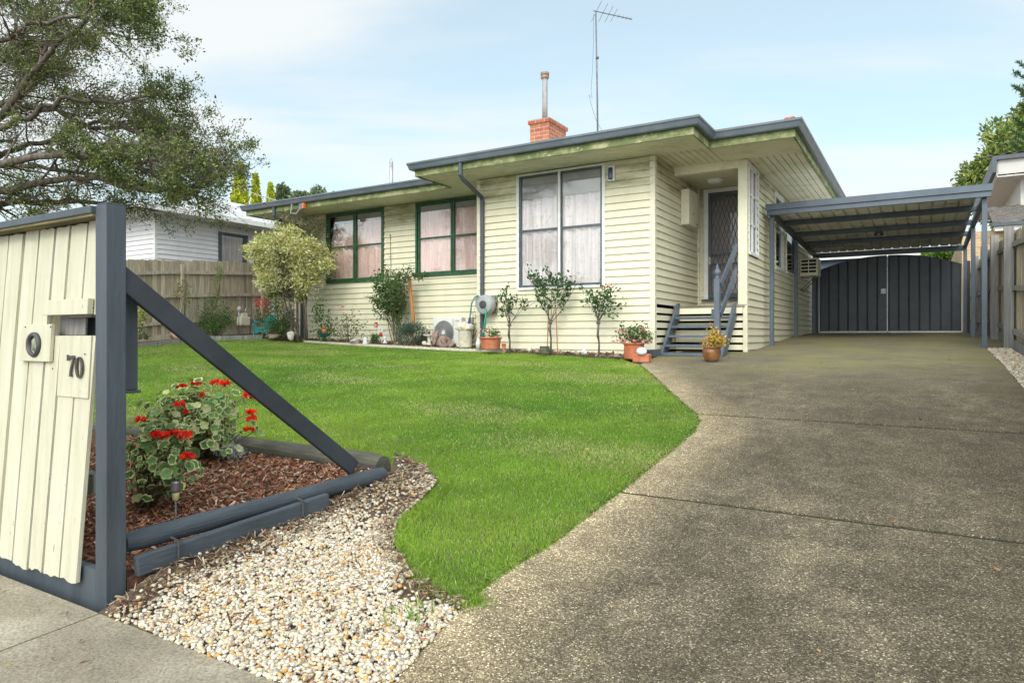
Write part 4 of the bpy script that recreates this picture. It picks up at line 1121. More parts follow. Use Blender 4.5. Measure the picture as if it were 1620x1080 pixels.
fence_run('paling_fence', (-15.5, 2.5), (-15.5, 12.75), 1.92, 'weathered grey paling fence along the left boundary behind the lawn', 'fence', (1, 0), [.6, 3.0, 5.4, 7.55, 9.9], (.42, 1.05, 1.62), seed=3)
fence_run('paling_fence', (-15.4, 12.8), (-13.5, 12.8), 1.62, 'short grey paling fence closing the gap beside the far left end of the house', 'fence', (0, -1), [], (.3, 1.3), seed=4)
# right boundary: palings beyond, hardwood posts and rails on the driveway side
rf_ys = [4.5, 7.9, 10.35, 13.15, 15.6, 18.1]
fence_run('paling_fence', (1.24, 3.0), (1.24, 24.0), 1.85, 'old hardwood paling fence with thick grey posts along the right side of the driveway', 'fence', (-1, 0), [y-3.0 for y in rf_ys]+[17.8], (.28, .95, 1.62), mat='paling', post_mat='greywood', seed=6, post_h=1.93)

# ---------------------------------------------------------------- neighbouring buildings
NH = thing('neighbour_house', (-17, 10.3, float(g(-17, 10.3))), 'white weatherboard neighbour house with dark framed window behind the left fence', 'house')
mb = MB(); NX, NY = -17.0, 10.3
ntop = 3.12
boards(mb, (NX-11, NY), (NX, NY), -.6, ntop, [(6.0, 7.6, 1.2, 2.9)], (0, -1)); mb.build('wall', M['nwhite'], NH, fix=True)
mb = MB(); boards(mb, (NX, NY), (NX, NY+13), -.6, ntop, [(1.9, 2.75, 1.25, 2.92)], (1, 0)); mb.build('wall', M['nwhite'], NH, fix=True)
mb = MB(); mb.box(NX-.05, NX+.02, NY-.022, NY+.06, -.5, ntop); mb.build('corner_board', M['white'], NH)
mb = MB(); mb.box(NX-10.9, NX-.1, NY+.6, NY+12.9, -.6, ntop-.05); mb.build('inner_walls', M['blind'], NH)
def nwin(x0, x1, z0, z1, axis, pos, out):
    global H
    keep = H; H = NH
    window(x0, x1, z0, z1, ('dark_sash', 'dark_sash'), axis, pos, out, 1, (.35,), 'curtain_grey', .05, .07, 0); H = keep
nwin(NY+1.9, NY+2.75, 1.25, 2.92, 'x', NX, 1); nwin(NX-5, NX-3.4, 1.2, 2.9, 'y', NY, -1)
rf = MB(); ZR = 3.22; T = .30
hip(NX-11.6, NX+.6, NY-.6, NY+13.6)
nr = rf.build('roof', M['metalroof'], NH)
mb = MB(); mb.box(NX-11.55, NX+.55, NY-.55, NY+13.5, ntop, ntop+.02); mb.build('soffit', M['white'], NH)
mb = MB(); mb.box(NX-11.65, NX+.72, NY-.72, NY-.6, ntop+.0, ZR+.03); mb.box(NX+.6, NX+.72, NY-.6, NY+13.6, ntop+.0, ZR+.03); mb.build('gutter', M['white'], NH)

RH = thing('neighbour_house', (2.3, 24.5, .2), 'two storey neighbour house with grey render, tan brick and tiled roofs beyond the right fence', 'house')
mb = MB(); mb.box(1.0, 9, 24.0, 34, -.2, 3.02); mb.build('brick_wall', M['brick_tan'], RH)
mb = MB(); mb.box(2.55, 9, 25.6, 33.9, 3.05, 5.15); mb.build('upper_wall', M['render'], RH)
mb = MB(); mb.box(1.75, 9.3, 23.56, 24.0, 3.02, 3.06); mb.box(1.75, 9.3, 23.53, 23.56, 2.94, 3.12); mb.build('fascia', M['white'], RH)
mb = MB(); mb.box(1.68, 9.3, 23.42, 23.53, 3.07, 3.17); mb.build('gutter', M['navy'], RH)
mb = MB(); mb.box(1.92, 9.5, 24.95, 34, 4.72, 4.76); mb.box(1.90, 1.94, 24.95, 34, 4.765, 5.2); mb.box(1.94, 9.5, 24.93, 24.95, 4.8, 5.25); mb.build('eave_box', M['render'], RH)
mb = MB(); mb.box(1.80, 1.90, 24.8, 34, 4.85, 5.34); mb.box(1.90, 9.5, 24.8, 24.93, 5.22, 5.34); mb.build('gutter', M['navy'], RH)
def tiles(x0, x1, y0, y1, z0, z1):        # wavy courses rising away
    mb = MB(); nx = int((x1-x0)/.05); nc = max(2, int((y1-y0)/.33)); V = []; F = []
    xs = np.linspace(x0, x1, nx)
    for c in range(nc):
        for e in (0, 1):
            t = (c+e)/nc
            for x in xs: V.append((x, y0+(y1-y0)*t, z0+(z1-z0)*t+.018*math.sin(x*2*PI/.3)+(.03 if e == 0 else 0)))
        b = c*2*nx
        F += [[b+i, b+i+1, b+nx+i+1, b+nx+i] for i in range(nx-1)]
        if c: F += [[b-nx+i, b-nx+i+1, b+i+1, b+i] for i in range(nx-1)]
    mb.add(V, F); return mb
tiles(1.7, 9.3, 23.45, 25.6, 3.17, 3.95).build('lower_roof', M['greytile'], RH)
tiles(1.8, 9.5, 24.8, 29.4, 5.34, 6.3).build('upper_roof', M['greytile'], RH)
SH = thing('backyard_shed', (-2.2, 27, .2), 'slate blue shed with white fascia and metal roof behind the driveway gate', 'shed')
mb = MB(); mb.box(-6.5, -.25, 26.0, 30, -.1, 2.62); mb.build('wall', M['steel'], SH)
mb = MB(); mb.box(-6.7, -.05, 25.75, 25.8, 2.6, 2.86); mb.build('fascia', M['white'], SH)
mb = MB(); mb.poly([(-6.75, 25.72, 2.87), (-.0, 25.72, 2.87), (-.0, 30.2, 3.3), (-6.75, 30.2, 3.3)], (0, 0, .04)); mb.build('roof', M['metalroof'], SH)
mb = MB(); mb.box(-2.28, 1.1, 19.5, 19.55, -.1, 1.45) if False else mb.box(-6.5, -2.4, 21.5, 21.55, -.1, 1.9); tag(mb.build('side_fence', M['steel'], org=(-3, 21.5, 0)), 'slate blue sheet metal fence seen left of the gate behind the carport', 'fence')

# ---------------------------------------------------------------- foliage helpers
def leaf_add(mb, P, size, rg, pal, asp=.5, up=.35, vary=.25, dirs=None, palw=None):
    """one folded rhombus per point"""
    P = np.asarray(P, float); n = len(P)
    if n == 0: return
    d = rg.normal(0, 1, (n, 3)); d[:, 2] += up
    if dirs is not None: d = d*.7+np.asarray(dirs)*1.3
    d /= np.linalg.norm(d, axis=1)[:, None]
    s = np.cross(d, rg.normal(0, 1, (n, 3))); s /= np.linalg.norm(s, axis=1)[:, None]; nn = np.cross(d, s)
    L = (size*rg.uniform(.6, 1.3, n))[:, None]; W = L*asp/2
    V = np.stack([P, P+d*L*.5+s*W+nn*L*.08, P+d*L, P+d*L*.5-s*W+nn*L*.08], 1).reshape(-1, 3)
    F = np.arange(n)[:, None]*4+np.array([[0, 1, 2, 3]])
    pal = np.asarray(pal); C = pal[rg.choice(len(pal), n, p=palw)]*rg.uniform(1-vary, 1+vary, (n, 1))
    mb.add(V, F, C)
def grow(mb, tips, p, d, L, r, lev, rg, spread=.6, kids=3, up=0, bend=.25, ratio=.68, n=4, sides=5, minr=.0025, droop=0):
    P = [np.array(p, float)]; d = np.array(d, float); d /= np.linalg.norm(d); R = [r]; D = [d]
    for i in range(n):
        d = d+rg.normal(0, bend, 3)*.5+np.array([0, 0, up*.15-droop*.1]); d /= np.linalg.norm(d)
        P.append(P[-1]+d*L/n); R.append(max(minr, r*(1-.55*(i+1)/n))); D.append(d)
    mb.tube(P, R, sides if lev > 1 else 3, cap=False)
    if lev == 0:
        for i in range(1, n+1): tips.append((P[i], D[i]))
        return
    for k in range(kids):
        t = rg.uniform(.3, 1) if k else 1.0; i = min(n-1, int(t*n)); f = t*n-i; q = P[i]*(1-f)+P[i+1]*f
        dd = D[i+1]+rg.normal(0, spread, 3); dd /= np.linalg.norm(dd)
        grow(mb, tips, q, dd, L*ratio*rg.uniform(.7, 1.2), max(minr, R[i]*.6), lev-1, rg, spread, kids, up, bend, ratio, n, sides, minr, droop)
def T_split(t): return np.array([a for a, b in t]), np.array([b for a, b in t])
GR = np.array
DARKG = [(.045, .10, .028), (.085, .16, .045), (.14, .23, .065)]

# the big tree whose crown hangs into the picture at upper left
rg = np.random.default_rng(31)
BT = thing('spreading_tree', (-11.6, 5.2, float(g(-11.6, 5.2))), 'large spreading tree with fine grey twigs and small olive leaves overhanging the front fence', 'tree')
limb_px = [
 [(-170, 380), (-110, 280), (-40, 215), (0, 186), (60, 125), (120, 63), (180, 15), (225, -50)],
 [(-170, 380), (-110, 230), (-50, 150), (0, 110), (35, 55), (70, -10), (90, -70)],
 [(-170, 380), (-70, 275), (60, 248), (130, 243), (190, 249), (260, 262), (300, 280)],
 [(-170, 380), (-40, 318), (60, 290), (140, 280), (200, 283), (265, 298), (310, 306)],
 [(-40, 215), (40, 190), (100, 155), (170, 163), (215, 153), (255, 145)],
 [(0, 186), (50, 120), (90, 70), (140, 42), (190, 38), (220, 45)],
 [(-70, 275), (20, 235), (90, 215), (160, 190), (230, 205), (265, 220), (295, 238)],
 [(-110, 230), (-20, 190), (50, 140), (80, 70), (100, 10), (140, -40)],
 [(-170, 380), (-110, 250), (-90, 120), (-60, 20), (-40, -60)],
 [(-170, 380), (-60, 330), (40, 320), (110, 318), (180, 325), (250, 330)],
 [(120, 63), (160, 45), (195, 15), (230, 22)],
 [(130, 243), (200, 225), (250, 240), (300, 256), (330, 262)],
 [(140, 280), (220, 300), (290, 300), (345, 285), (372, 262)],
 [(190, 249), (250, 275), (300, 300), (330, 325)],
 [(160, 190), (230, 215), (285, 235), (325, 240), (348, 240)],
 [(-110, 280), (-30, 260), (50, 262), (130, 272), (215, 272), (290, 284)],
 [(-40, 215), (30, 165), (90, 180), (150, 200), (215, 195), (265, 205)],
 [(-110, 230), (-60, 90), (0, 60), (60, 45), (130, 20), (180, -20)]]
tr = MB(); tw = MB(); tips = []
tb = P3(-170, 380, 10.4); 
tr.tube([np.array((tb[0]-.15, tb[1], float(g(tb[0], tb[1]))-.1)), np.array((tb[0]-.08, tb[1], 0)), tb*1.0, tb+np.array((.05, 0, .3))], [.30, .22, .19, .12], 14)
fork = tb
for li, pl_ in enumerate(limb_px):
    z0 = 10.4; dz = rg.uniform(-1.9, 1.9); m = len(pl_)
    st = 0 if pl_[0] == (-170, 380) else .45
    pts = [P3(a+rg.normal(0, 3), b+rg.normal(0, 3), z0+dz*(st+(1-st)*i/(m-1))*1.0) for i, (a, b) in enumerate(pl_)]
    pts[0] = P3(pl_[0][0], pl_[0][1], z0+dz*st)
    if st == 0: pts[0] = tb
    pts = np.array(pts); t = np.linspace(0, m-1, m*4); C = np.array([np.interp(t, range(m), pts[:, k]) for k in range(3)]).T
    C[1:-1] = (C[:-2]+C[1:-1]*2+C[2:])/4; C[1:-1] += rg.normal(0, .018, C[1:-1].shape)
    r0 = .058 if st == 0 else .036; R = r0*(1-np.linspace(0, 1, len(C)))**.8+.010
    tr.tube(C, R, 9)
    L = np.linalg.norm(np.diff(C, axis=0), axis=1).sum()
    for k in range(int(L*9.5)):
        u = rg.uniform(.12, 1)**.8; i = min(len(C)-2, int(u*(len(C)-1)))
        d = C[i+1]-C[i]; d /= np.linalg.norm(d); dd = d*.75+rg.normal(0, .55, 3); dd[2] *= .65
        grow(tw, tips, C[i], dd, rg.uniform(.40, .85)*(1-.45*u), max(.006, R[i]*.4), 2, rg, .5, 3, .1, .35, .62, 4, 4, .0022)
tr.build('trunk', M['bark'], BT, smooth=True)
tw.build('twigs', M['twig'], BT)
P, D = T_split(tips)
px_ = 810+FPX*(P[:, 0]*CA+P[:, 1]*SA)/(-P[:, 0]*SA+P[:, 1]*CA); py_ = HOR-FPX*P[:, 2]/(-P[:, 0]*SA+P[:, 1]*CA)
dens = np.clip(.42+.75*smooth_noise(P[:, :2]*1.0+P[:, 2:]*1.3, 2.2, 12)+.2*(P[:, 0] > -8.5), .04, 1)
mb = MB()
for rep in range(12):
    k = rg.random(len(P)) < dens; Q = P[k]+rg.normal(0, .042, (k.sum(), 3))
    leaf_add(mb, Q, .042, rg, [(.09, .125, .04), (.13, .175, .05), (.19, .23, .07), (.06, .085, .03), (.30, .34, .10)], .5, .3, .3, D[k]*.6)
print('BIGTREE tips', len(P), px_.max())
mb.build('foliage', M['leaf'], BT)

# generic plants -------------------------------------------------
def shrub(name, base, w, h, label, cat, pal, leaf=.04, n=1600, stems=7, z0=.15, seed=1, clump=9, asp=.5, bottom=.5, group=None, stem_r=.008, spiky=0, mat='leaf', palw=None):
    """stems fanning out, leaves clumped round a few centres in an uneven ellipsoid"""
    rg = np.random.default_rng(seed); b = np.array(base, float)
    T = thing(name, b, label, cat, group)
    C = []
    for k in range(clump):
        a = rg.uniform(0, 2*PI); rr = rg.uniform(.15, .85)**.6; zz = rg.uniform(0, 1)
        C.append(b+np.array((math.cos(a)*rr*w/2*(.55+.45*math.sin(PI*min(1, zz*.9+.1))), math.sin(a)*rr*w/2*.8, h*(z0+(1-z0)*zz*.85))))
    C = np.array(C); mb = MB()
    for c in C:
        m = (b+c)/2+rg.normal(0, .03*w, 3); s = b+rg.normal(0, .02, 3)*(1, 1, 0)
        mb.tube([s, m, c, c+(c-m)*.35], [stem_r, stem_r*.8, stem_r*.5, stem_r*.25], 5)
    mb.build('stems', M['stem'], T)
    i = rg.integers(len(C), size=n); sg_ = np.array((w, w*.85, h))*(.13 if clump > 6 else .17)
    P = C[i]+rg.normal(0, 1, (n, 3))*sg_; k = P[:, 2] > b[2]+.01; P = P[k]
    mb = MB(); dirs = None
    if spiky: dirs = (P-b); dirs = dirs/np.linalg.norm(dirs, axis=1)[:, None]*spiky
    leaf_add(mb, P, leaf, rg, pal, asp, .3, .25, dirs, palw); mb.build('foliage', M[mat], T)
    return T, C
def blooms(T, pts, r, pal, rg, n=26, name='flower'):
    for p in pts:
        mb = MB(); q = rg.normal(0, 1, (n, 3)); q /= np.linalg.norm(q, axis=1)[:, None]; q[:, 2] = np.abs(q[:, 2])*.6
        leaf_add(mb, np.array(p)+q*r*.55, r*.8, rg, pal, .9, .2, .15, q); mb.build(name, M['petal'], T)

# variegated geraniums with red flowers, foreground bed
RED = [(.85, .03, .015), (.95, .08, .03), (.7, .02, .015)]
def geranium(base, cen, rad, nleaf, label, flowers, seed, lsz=.0275):
    rg = np.random.default_rng(seed); T = thing('geranium', base, label, 'plant', 'variegated geraniums in the front bed')
    b = np.array(base); q = rg.normal(0, 1, (nleaf, 3)); q /= np.linalg.norm(q, axis=1)[:, None]
    P = np.array(cen)+q*np.array(rad)*(rg.uniform(.25, 1.1, (nleaf, 1))**.6)*(1+.30*np.sin(q[:, :1]*7+seed)+.2*np.sin(q[:, 1:2]*6+q[:, 2:]*8))
    P = P[P[:, 2] > b[2]+.06]; n = len(P); q = q[:n]
    mb = MB()
    for i in range(0, n, 7):
        m = b*(.55)+P[i]*.45+rg.normal(0, .02, 3); m[2] = b[2]*.5+P[i][2]*.5-.02
        mb.tube([b+rg.normal(0, .02, 3)*(1, 1, 0), m, P[i]], [.008, .006, .003], 5)
    mb.build('stems', M['stem'], T, smooth=True)
    L = MB(); k = 15
    nrm = (P-np.array(cen)); nrm[:, 2] = np.abs(nrm[:, 2])+.12; nrm += rg.normal(0, .11, nrm.shape); nrm /= np.linalg.norm(nrm, axis=1)[:, None]
    for p, m in zip(P, nrm):
        u = np.cross(m, (0, .3, 1.)); u /= np.linalg.norm(u); v = np.cross(m, u); r = lsz*rg.choice([.45, .7, .9, 1.1, 1.3])*rg.uniform(.85, 1.15); a0 = rg.uniform(0, 6)
        th = a0+np.arange(k)*2*PI/k; wav = 1+.11*np.cos(th*5)+.05*np.cos(th*11+a0); cup = .18*r
        ri = p+(np.cos(th)[:, None]*u+np.sin(th)[:, None]*v)*(r*.76*wav*rg.uniform(.85, 1.1, k))[:, None]-m*.0
        ro = p+(np.cos(th)[:, None]*u+np.sin(th)[:, None]*v)*(r*wav)[:, None]+m*(cup*(np.cos(th*3)*.7+np.cos(th*7+a0)*.6))[:, None]+m*cup*.4
        V = np.vstack([[p-m*cup], ri, ro])
        F = [[0, 1+j, 1+(j+1) % k] for j in range(k)]; F2 = [[1+j, 1+k+j, 1+k+(j+1) % k, 1+(j+1) % k] for j in range(k)]
        gcol = GR((.10, .19, .055))*rg.uniform(.65, 1.9); cc = GR((.60, .62, .30))*rg.uniform(.6, 1.25)
        if rg.random() < .14: gcol = cc*.9
        elif rg.random() < .12: cc = gcol*1.2
        L.add(V, F+F2, np.vstack([np.tile(gcol, (k, 1)), np.tile(cc, (k, 1))]))
    L.build('foliage', M['leaf'], T)
    for (px, py, Z) in flowers:
        f = P3(px, py, Z); mb = MB(); lo = f*.75+np.array(cen)*.25-(0, 0, .04); mb.tube([lo, (lo+f)/2+(0, 0, .01), f-(0, 0, .01)], .0022, 4); mb.build('flower_stalk', M['stem'], T)
        blooms(T, [f], .036, RED, rg, 54)
bA = GP(222, 806, .09); bB = GP(320, 728, .09)
ZA = mpp(bA)*FPX; ZB_ = mpp(bB)*FPX
cA = P3(252, 722, ZA); cB = P3(305, 664, ZB_)
geranium(bA, cA, (.21, .18, .25), 430, 'nearer variegated geranium with cream edged leaves and red flowers, beside the fence post', [(250, 690, ZA-.1), (272, 688, ZA-.05), (293, 689, ZA-.05), (297, 723, ZA-.15)], 1)
geranium(bB, cB, (.43, .28, .25), 760, 'wider variegated geranium with many red flowers behind the solar light, under the fence brace', [(288, 613, ZB_), (309, 607, ZB_+.1), (342, 606, ZB_+.1), (356, 607, ZB_+.1), (391, 626, ZB_), (322, 626, ZB_), (397, 653, ZB_-.1), (399, 664, ZB_-.1), (394, 681, ZB_-.15), (285, 641, ZB_-.2), (300, 652, ZB_-.2), (222, 665, ZB_-.2)], 2)
b = GP(362, 728, .09); shrub('dusty_miller', b, .26, .19, 'small silver grey leafy plant in the mulch beside the mossy log', 'plant', [(.50, .57, .55), (.66, .71, .70), (.36, .43, .41)], .03, 900, seed=5, clump=8, asp=.28, stem_r=.003)
b = GP(278, 822, .085); s = mpp(b); SLt = thing('solar_light', b, 'small brass and black solar stake light standing in the bark mulch', 'garden light')
mb = MB(); mb.tube([np.array(b)-(0, 0, .02), np.array(b)+(0, 0, 33*s)], .005, 8); mb.build('stake', M['metal'], SLt)
mb = MB(); mb.lathe([(.008, 30*s), (.017, 32*s), (.021, 46*s)], b, 18); mb.build('lens', nmat('yellowed_lens', (.45, .36, .16), (.6, .5, .25), 20, .3, 0), SLt, smooth=True)
mb = MB(); mb.lathe([(.023, 44*s), (.028, 47*s), (.028, 59*s), (.025, 62*s)], b, 20); mb.build('cap', nmat('pewter', (.22, .2, .19), (.36, .34, .32), 20, .35, .1, metal=.7), SLt)
mb = MB(); mb.lathe([(.022, 62.2*s), (.022, 63*s)], b, 20); mb.build('solar_cell', M['black'], SLt)

# ---------------------------------------------------------------- bed along the facade
YB1, YB2 = 10.45, 11.35
def pot(base, w, h, mat, label, cat='pot', flare=1.25, rim=.03, name='plant_pot', tag_it=True, parent=None, square=False):
    r = w/2; n = 4 if square else 26
    mb = MB(); mb.lathe([(r/flare, 0), (r/flare*1.04, h*.1), (r*.92, h-rim*1.2), (r*.93, h-rim), (r, h-rim), (r*1.02, h), (r*.9, h), (r*.86, h-.03)], base, n)
    o = mb.build(name, mat, parent, org=base if parent is None else None, smooth=not square)
    if tag_it: tag(o, label, cat)
    return o
def standard_rose(px, top, bot, w, label, seed, y=YB1, stakes=0, n=330, flowers=(), crown_h=.55):
    b = np.array(AT(px, y)); s = mpp(b); Z = s*FPX; H_ = (bot-top)*s; b[2] = min(b[2], -(bot-HOR)*s+.05)
    rg = np.random.default_rng(seed); T = thing('standard_rose', b, label, 'rose bush', 'standard roses along the front wall')
    mb = MB(); k = b+(0, 0, H_*(1-crown_h)); tips = []
    P = [b-(0, 0, .05), b+(.01, 0, H_*.2), b+(-.015, 0, H_*.32), k]; mb.tube(P, [.02, .016, .022, .018], 8); mb.blob(b+(-.01, 0, H_*.3), (.03, .03, .035), 1); mb.blob(k, (.045, .04, .04), 1)
    for j in range(8):
        a = j*2*PI/8+rg.uniform(-.3, .3); d = (math.cos(a)*.55, math.sin(a)*.4, 1.0)
        grow(mb, tips, k, d, H_*crown_h*rg.uniform(.6, .8), .009, 1, rg, .45, 3, .2, .3, .6, 4, 5, .003)
    mb.build('stem', M['bark'], T, smooth=True)
    for j in range(stakes):
        mb = MB(); x = b[0]+(-.10, .12)[j]; mb.tube([(x, b[1]+.05, b[2]-.1), (x*.6+b[0]*.4, b[1]+.05, b[2]+H_*.62)], .010, 6); mb.build('stake', M['stake'], T)
    P, D = T_split(tips); lf = MB(); i = rg.integers(len(P), size=n); Q = P[i]+rg.normal(0, .035, (n, 3))
    cx = b[0]; Q[:, 0] = cx+(Q[:, 0]-cx)*min(1.6, (w*s/2)/max(.05, np.percentile(np.abs(Q[:, 0]-cx), 95)))
    leaf_add(lf, Q, .065, rg, [(.035, .085, .025), (.055, .13, .04), (.09, .17, .05)], .6, .1, .25, D[i]); lf.build('foliage', M['leaf'], T)
    for (fx, fy, col) in flowers: blooms(T, [P3(fx, fy, Z)], .03, [col], rg, 20)
standard_rose(806, 460, 553, 40, 'thin small standard rose left of the big front window pane, right of the hose reel', 41, n=220, crown_h=.52)
standard_rose(871, 430, 558, 60, 'tallest standard rose tied to two timber stakes in front of the large window', 42, stakes=2, n=620, crown_h=.6)
standard_rose(947, 452, 560, 60, 'standard rose with a few pink buds between the window and the steps', 43, stakes=0, n=360, flowers=[(952, 453, (.6, .03, .1)), (962, 454, (.6, .05, .12))], crown_h=.5)
PNK = [(.80, .30, .33), (.85, .42, .42), (.75, .22, .28), (.88, .62, .58)]
# pots
b = AT(776, 10.3); s = mpp(b); b = (b[0], b[1], -(553-HOR)*s)
pot(b, 36*s, 20*s, M['terracotta'], 'wide terracotta bowl planted with pink geraniums below the downpipe')
T, C = shrub('potted_geranium', (b[0], b[1], b[2]+17*s), 34*s, 20*s, 'thin pink flowered geranium growing in the wide terracotta bowl', 'plant', [(.10, .18, .06), (.45, .45, .25), (.06, .12, .04)], .04, 300, seed=51, clump=7)
blooms(T, [P3(x, y, s*FPX) for x, y in ((765, 524), (772, 521), (780, 527), (790, 526), (757, 527))], .03, PNK, np.random.default_rng(2), 22)
b = AT(797, 10.2); s = mpp(b); b = (b[0], b[1], -(553-HOR)*s); pot(b, 7*s, 10*s, M['terracotta'], 'tiny upturned terracotta pot next to the wide bowl')
b = GP(1003, 568); s = mpp(b)
pot(b, 34*s, 26*s, M['terracotta'], 'tall terracotta planter overflowing with pink geraniums at the foot of the steps', flare=1.12)
T, C = shrub('potted_geranium', (b[0], b[1], b[2]+22*s), 56*s, 30*s, 'full pink geranium in the tall terracotta planter beside the steps', 'plant', DARKG+[(.16, .26, .08)], .045, 900, seed=52, clump=12)
rg = np.random.default_rng(9)
blooms(T, [P3(rg.uniform(978, 1028), 522+rg.uniform(-4, 20)+abs(i-11)*.3, s*FPX-rg.uniform(-.1, .16)) for i in range(24)]+[P3(970, 541, s*FPX), P3(1028, 541, s*FPX-.1), P3(1004, 540, s*FPX-.2)], .034, PNK, rg, 24)
b2 = GP(1016, 573); mb = MB(); mb.box(b2[0]-.13, b2[0]+.13, b2[1]-.08, b2[1]+.06, b2[2], b2[2]+.13); tag(mb.build('terracotta_trough', M['terracotta'], org=b2, bevel=.015), 'small square terracotta trough in front of the tall planter', 'planter')
b3 = (b2[0]+.02, b2[1]-.12, b2[2]+.10); mb = MB(); mb.blob((b3[0], b3[1]+.05, b3[2]+.07), (.09, .07, .065), 2, .1); tag(mb.build('white_ornament', M['white'], org=b3, smooth=True), 'rounded white ornament resting on the terracotta trough', 'ornament')
b = GP(1126, 572); s = mpp(b)
mb = MB(); w = 14.5*s; h = 24*s; mb.lathe([(w*.62, 0), (w*.8, h*.2), (w*.98, h*.5), (w*.98, h*.75), (w*.88, h*.88), (w*1.0, h*.93), (w*1.02, h*.98), (w*.9, h), (w*.85, h-.03)], b, 32); tag(mb.build('glazed_pot', M['glazed'], org=b, smooth=True), 'brown glazed round pot on the driveway in front of the steps', 'pot')
T, C = shrub('potted_croton', (b[0], b[1], b[2]+h*.9), 34*s, 31*s, 'yellow and orange leaved succulent in the brown glazed pot', 'plant', [(.65, .42, .05), (.75, .55, .12), (.60, .22, .04), (.45, .40, .08)], .045, 520, seed=53, clump=11, asp=.6, z0=.02)
# stump, stones
def rock(px, y, w, h, label, mat='rock', seed=1, name='garden_rock', py=None):
    b = AT(px, y); s = mpp(b); b = np.array(b)
    if py: b[2] = -(py-HOR)*s
    mb = MB(); mb.blob(b+(0, 0, h*s*.4), (w*s/2, w*s*.4, h*s*.6), 3, .22, seed=seed); return tag(mb.build(name, M[mat], org=b, smooth=False), label, 'rock' if 'rock' in name or 'stone' in name else 'ornament')
b = AT(861, 10.25); s = mpp(b); b = (b[0], b[1], -(558-HOR)*s); mb = MB(); mb.lathe([(.09, 0), (.085, .08), (.08, .115)], b, 14, wob=.08); tag(mb.build('log_stump', M['log'], org=b), 'short cut log stump beside the staked rose', 'stump')
rock(838, 10.3, 9, 8, 'small pale stone in the bed left of the log stump', 'stone_pale', 3, py=556); rock(849, 10.25, 8, 6, 'small pinkish stone touching the log stump', 'rock', 4, py=557)
rock(925, 10.2, 10, 6, 'white rounded stone at the lawn edge near the third standard rose', 'white', 5, py=559); rock(975, 10.2, 10, 5, 'flat dark stone at the lawn edge left of the tall planter', 'rock', 6, py=565)
# outdoor unit of the air conditioner
acb = AT(712, 11.5); s = mpp(acb); ax0 = PY(685, 0, 11.5)[0]; ax1 = PY(730, 0, 11.5)[0]; az0 = -(546-HOR)*s; az1 = (HOR-502)*s
AC = thing('air_conditioner', (ax0, 11.5, az0), 'white outdoor air conditioner unit with round fan grille standing against the wall', 'air conditioner')
mb = MB(); mb.box(ax0, ax1, 11.5, 11.78, az0+.03, az1); bd = mb.build('casing', M['acwhite'], AC, bevel=.012)
mb = MB(); mb.box(ax0+.05, ax0+.12, 11.48, 11.8, az0-.03, az0+.03); mb.box(ax1-.12, ax1-.05, 11.48, 11.8, az0-.03, az0+.03); mb.build('feet', M['dark_plastic'], AC)
fc = PY(702, 526, 11.49); R = (az1-az0)*.43
mb = MB(); mb.lathe([(R, .0), (R, .004)], (fc[0], 11.499, fc[2]), 40, axis='y'); mb.build('fan_recess', nmat('fan_dark', (.09, .09, .09), (.14, .14, .14), 6, .7, 0), AC)
mb = MB()
for k in range(10):
    rr = R*(.2+.8*k/9); t = np.linspace(0, 2*PI, 41); mb.tube([(fc[0]+rr*math.cos(a), 11.485, fc[2]+rr*math.sin(a)) for a in t], .0035, 4, cap=False)
for k in range(40):
    t = np.linspace(0, 1, 8); a0 = k*2*PI/40; mb.tube([(fc[0]+R*(.15+.85*u)*math.cos(a0+u*.9), 11.483, fc[2]+R*(.15+.85*u)*math.sin(a0+u*.9)) for u in t], .003, 3, cap=False)
mb.build('fan_grille', M['grey_plastic'], AC)
mb = MB(); mb.lathe([(R*.2, 0), (R*.18, .012)], (fc[0], 11.482, fc[2]), 20, axis='y'); mb.build('grille_hub', M['acwhite'], AC)
mb = MB(); mb.box(ax1-.22, ax1-.205, 11.496, 11.499, az0+.05, az1-.03); 
for i in range(5): mb.box(ax1-.16+i*.022, ax1-.143+i*.022, 11.496, 11.499, az1-.085, az1-.06)
mb.build('badge', M['grey_plastic'], AC)
mb = MB(); mb.box(ax1+.03, ax1+.13, 11.6, 11.75, az0+.12, az1-.01); mb.build('pipe_cover', M['trim'], AC)
# bird bath, rocks, sack pot near the unit
b = np.array(AT(679, 10.95)); s = mpp(b); b[2] = -(546-HOR)*s
mb = MB(); mb.lathe([(.05, 0), (.06, .02), (.03, .06), (.035, .14), (.03, .17), (.12, .2), (.125, .22), (.11, .215), (.03, .205)], b, 18, wob=.04); tag(mb.build('bird_bath', M['stone_pale'], org=b, smooth=True), 'small stone bird bath ornament left of the air conditioner', 'bird bath')
b_ = b+(0, 0, .22); mb = MB(); mb.blob(b_+(0, 0, .03), (.03, .02, .028), 2, .05); mb.blob(b_+(.02, 0, .065), (.016, .014, .016), 1, 0); mb.tube([b_+(-.02, 0, .03), b_+(-.06, 0, .05)], [.012, .004], 6); tag(mb.build('bird_figurine', M['dark_plastic'], org=b_, smooth=True), 'tiny dark bird figurine perched on the bird bath', 'figurine')
rock(689, 10.95, 16, 26, 'upright brown craggy rock right of the bird bath', 'rock', 11, py=545)
rock(703, 10.9, 20, 17, 'dark brown lumpy rock lying in front of the fan grille', 'rock', 12, py=547)
rock(714, 10.85, 12, 10, 'lowest dark brown rock nearest the lawn before the fan unit', 'rock', 13, py=548)
b = np.array(AT(736, 10.7)); s = mpp(b); b[2] = -(550-HOR)*s
pk = pot(tuple(b), 24*s, 30*s, M['sack'], 'cream cloth covered pot with a folded top between the unit and the downpipe', 'pot', 1.15)
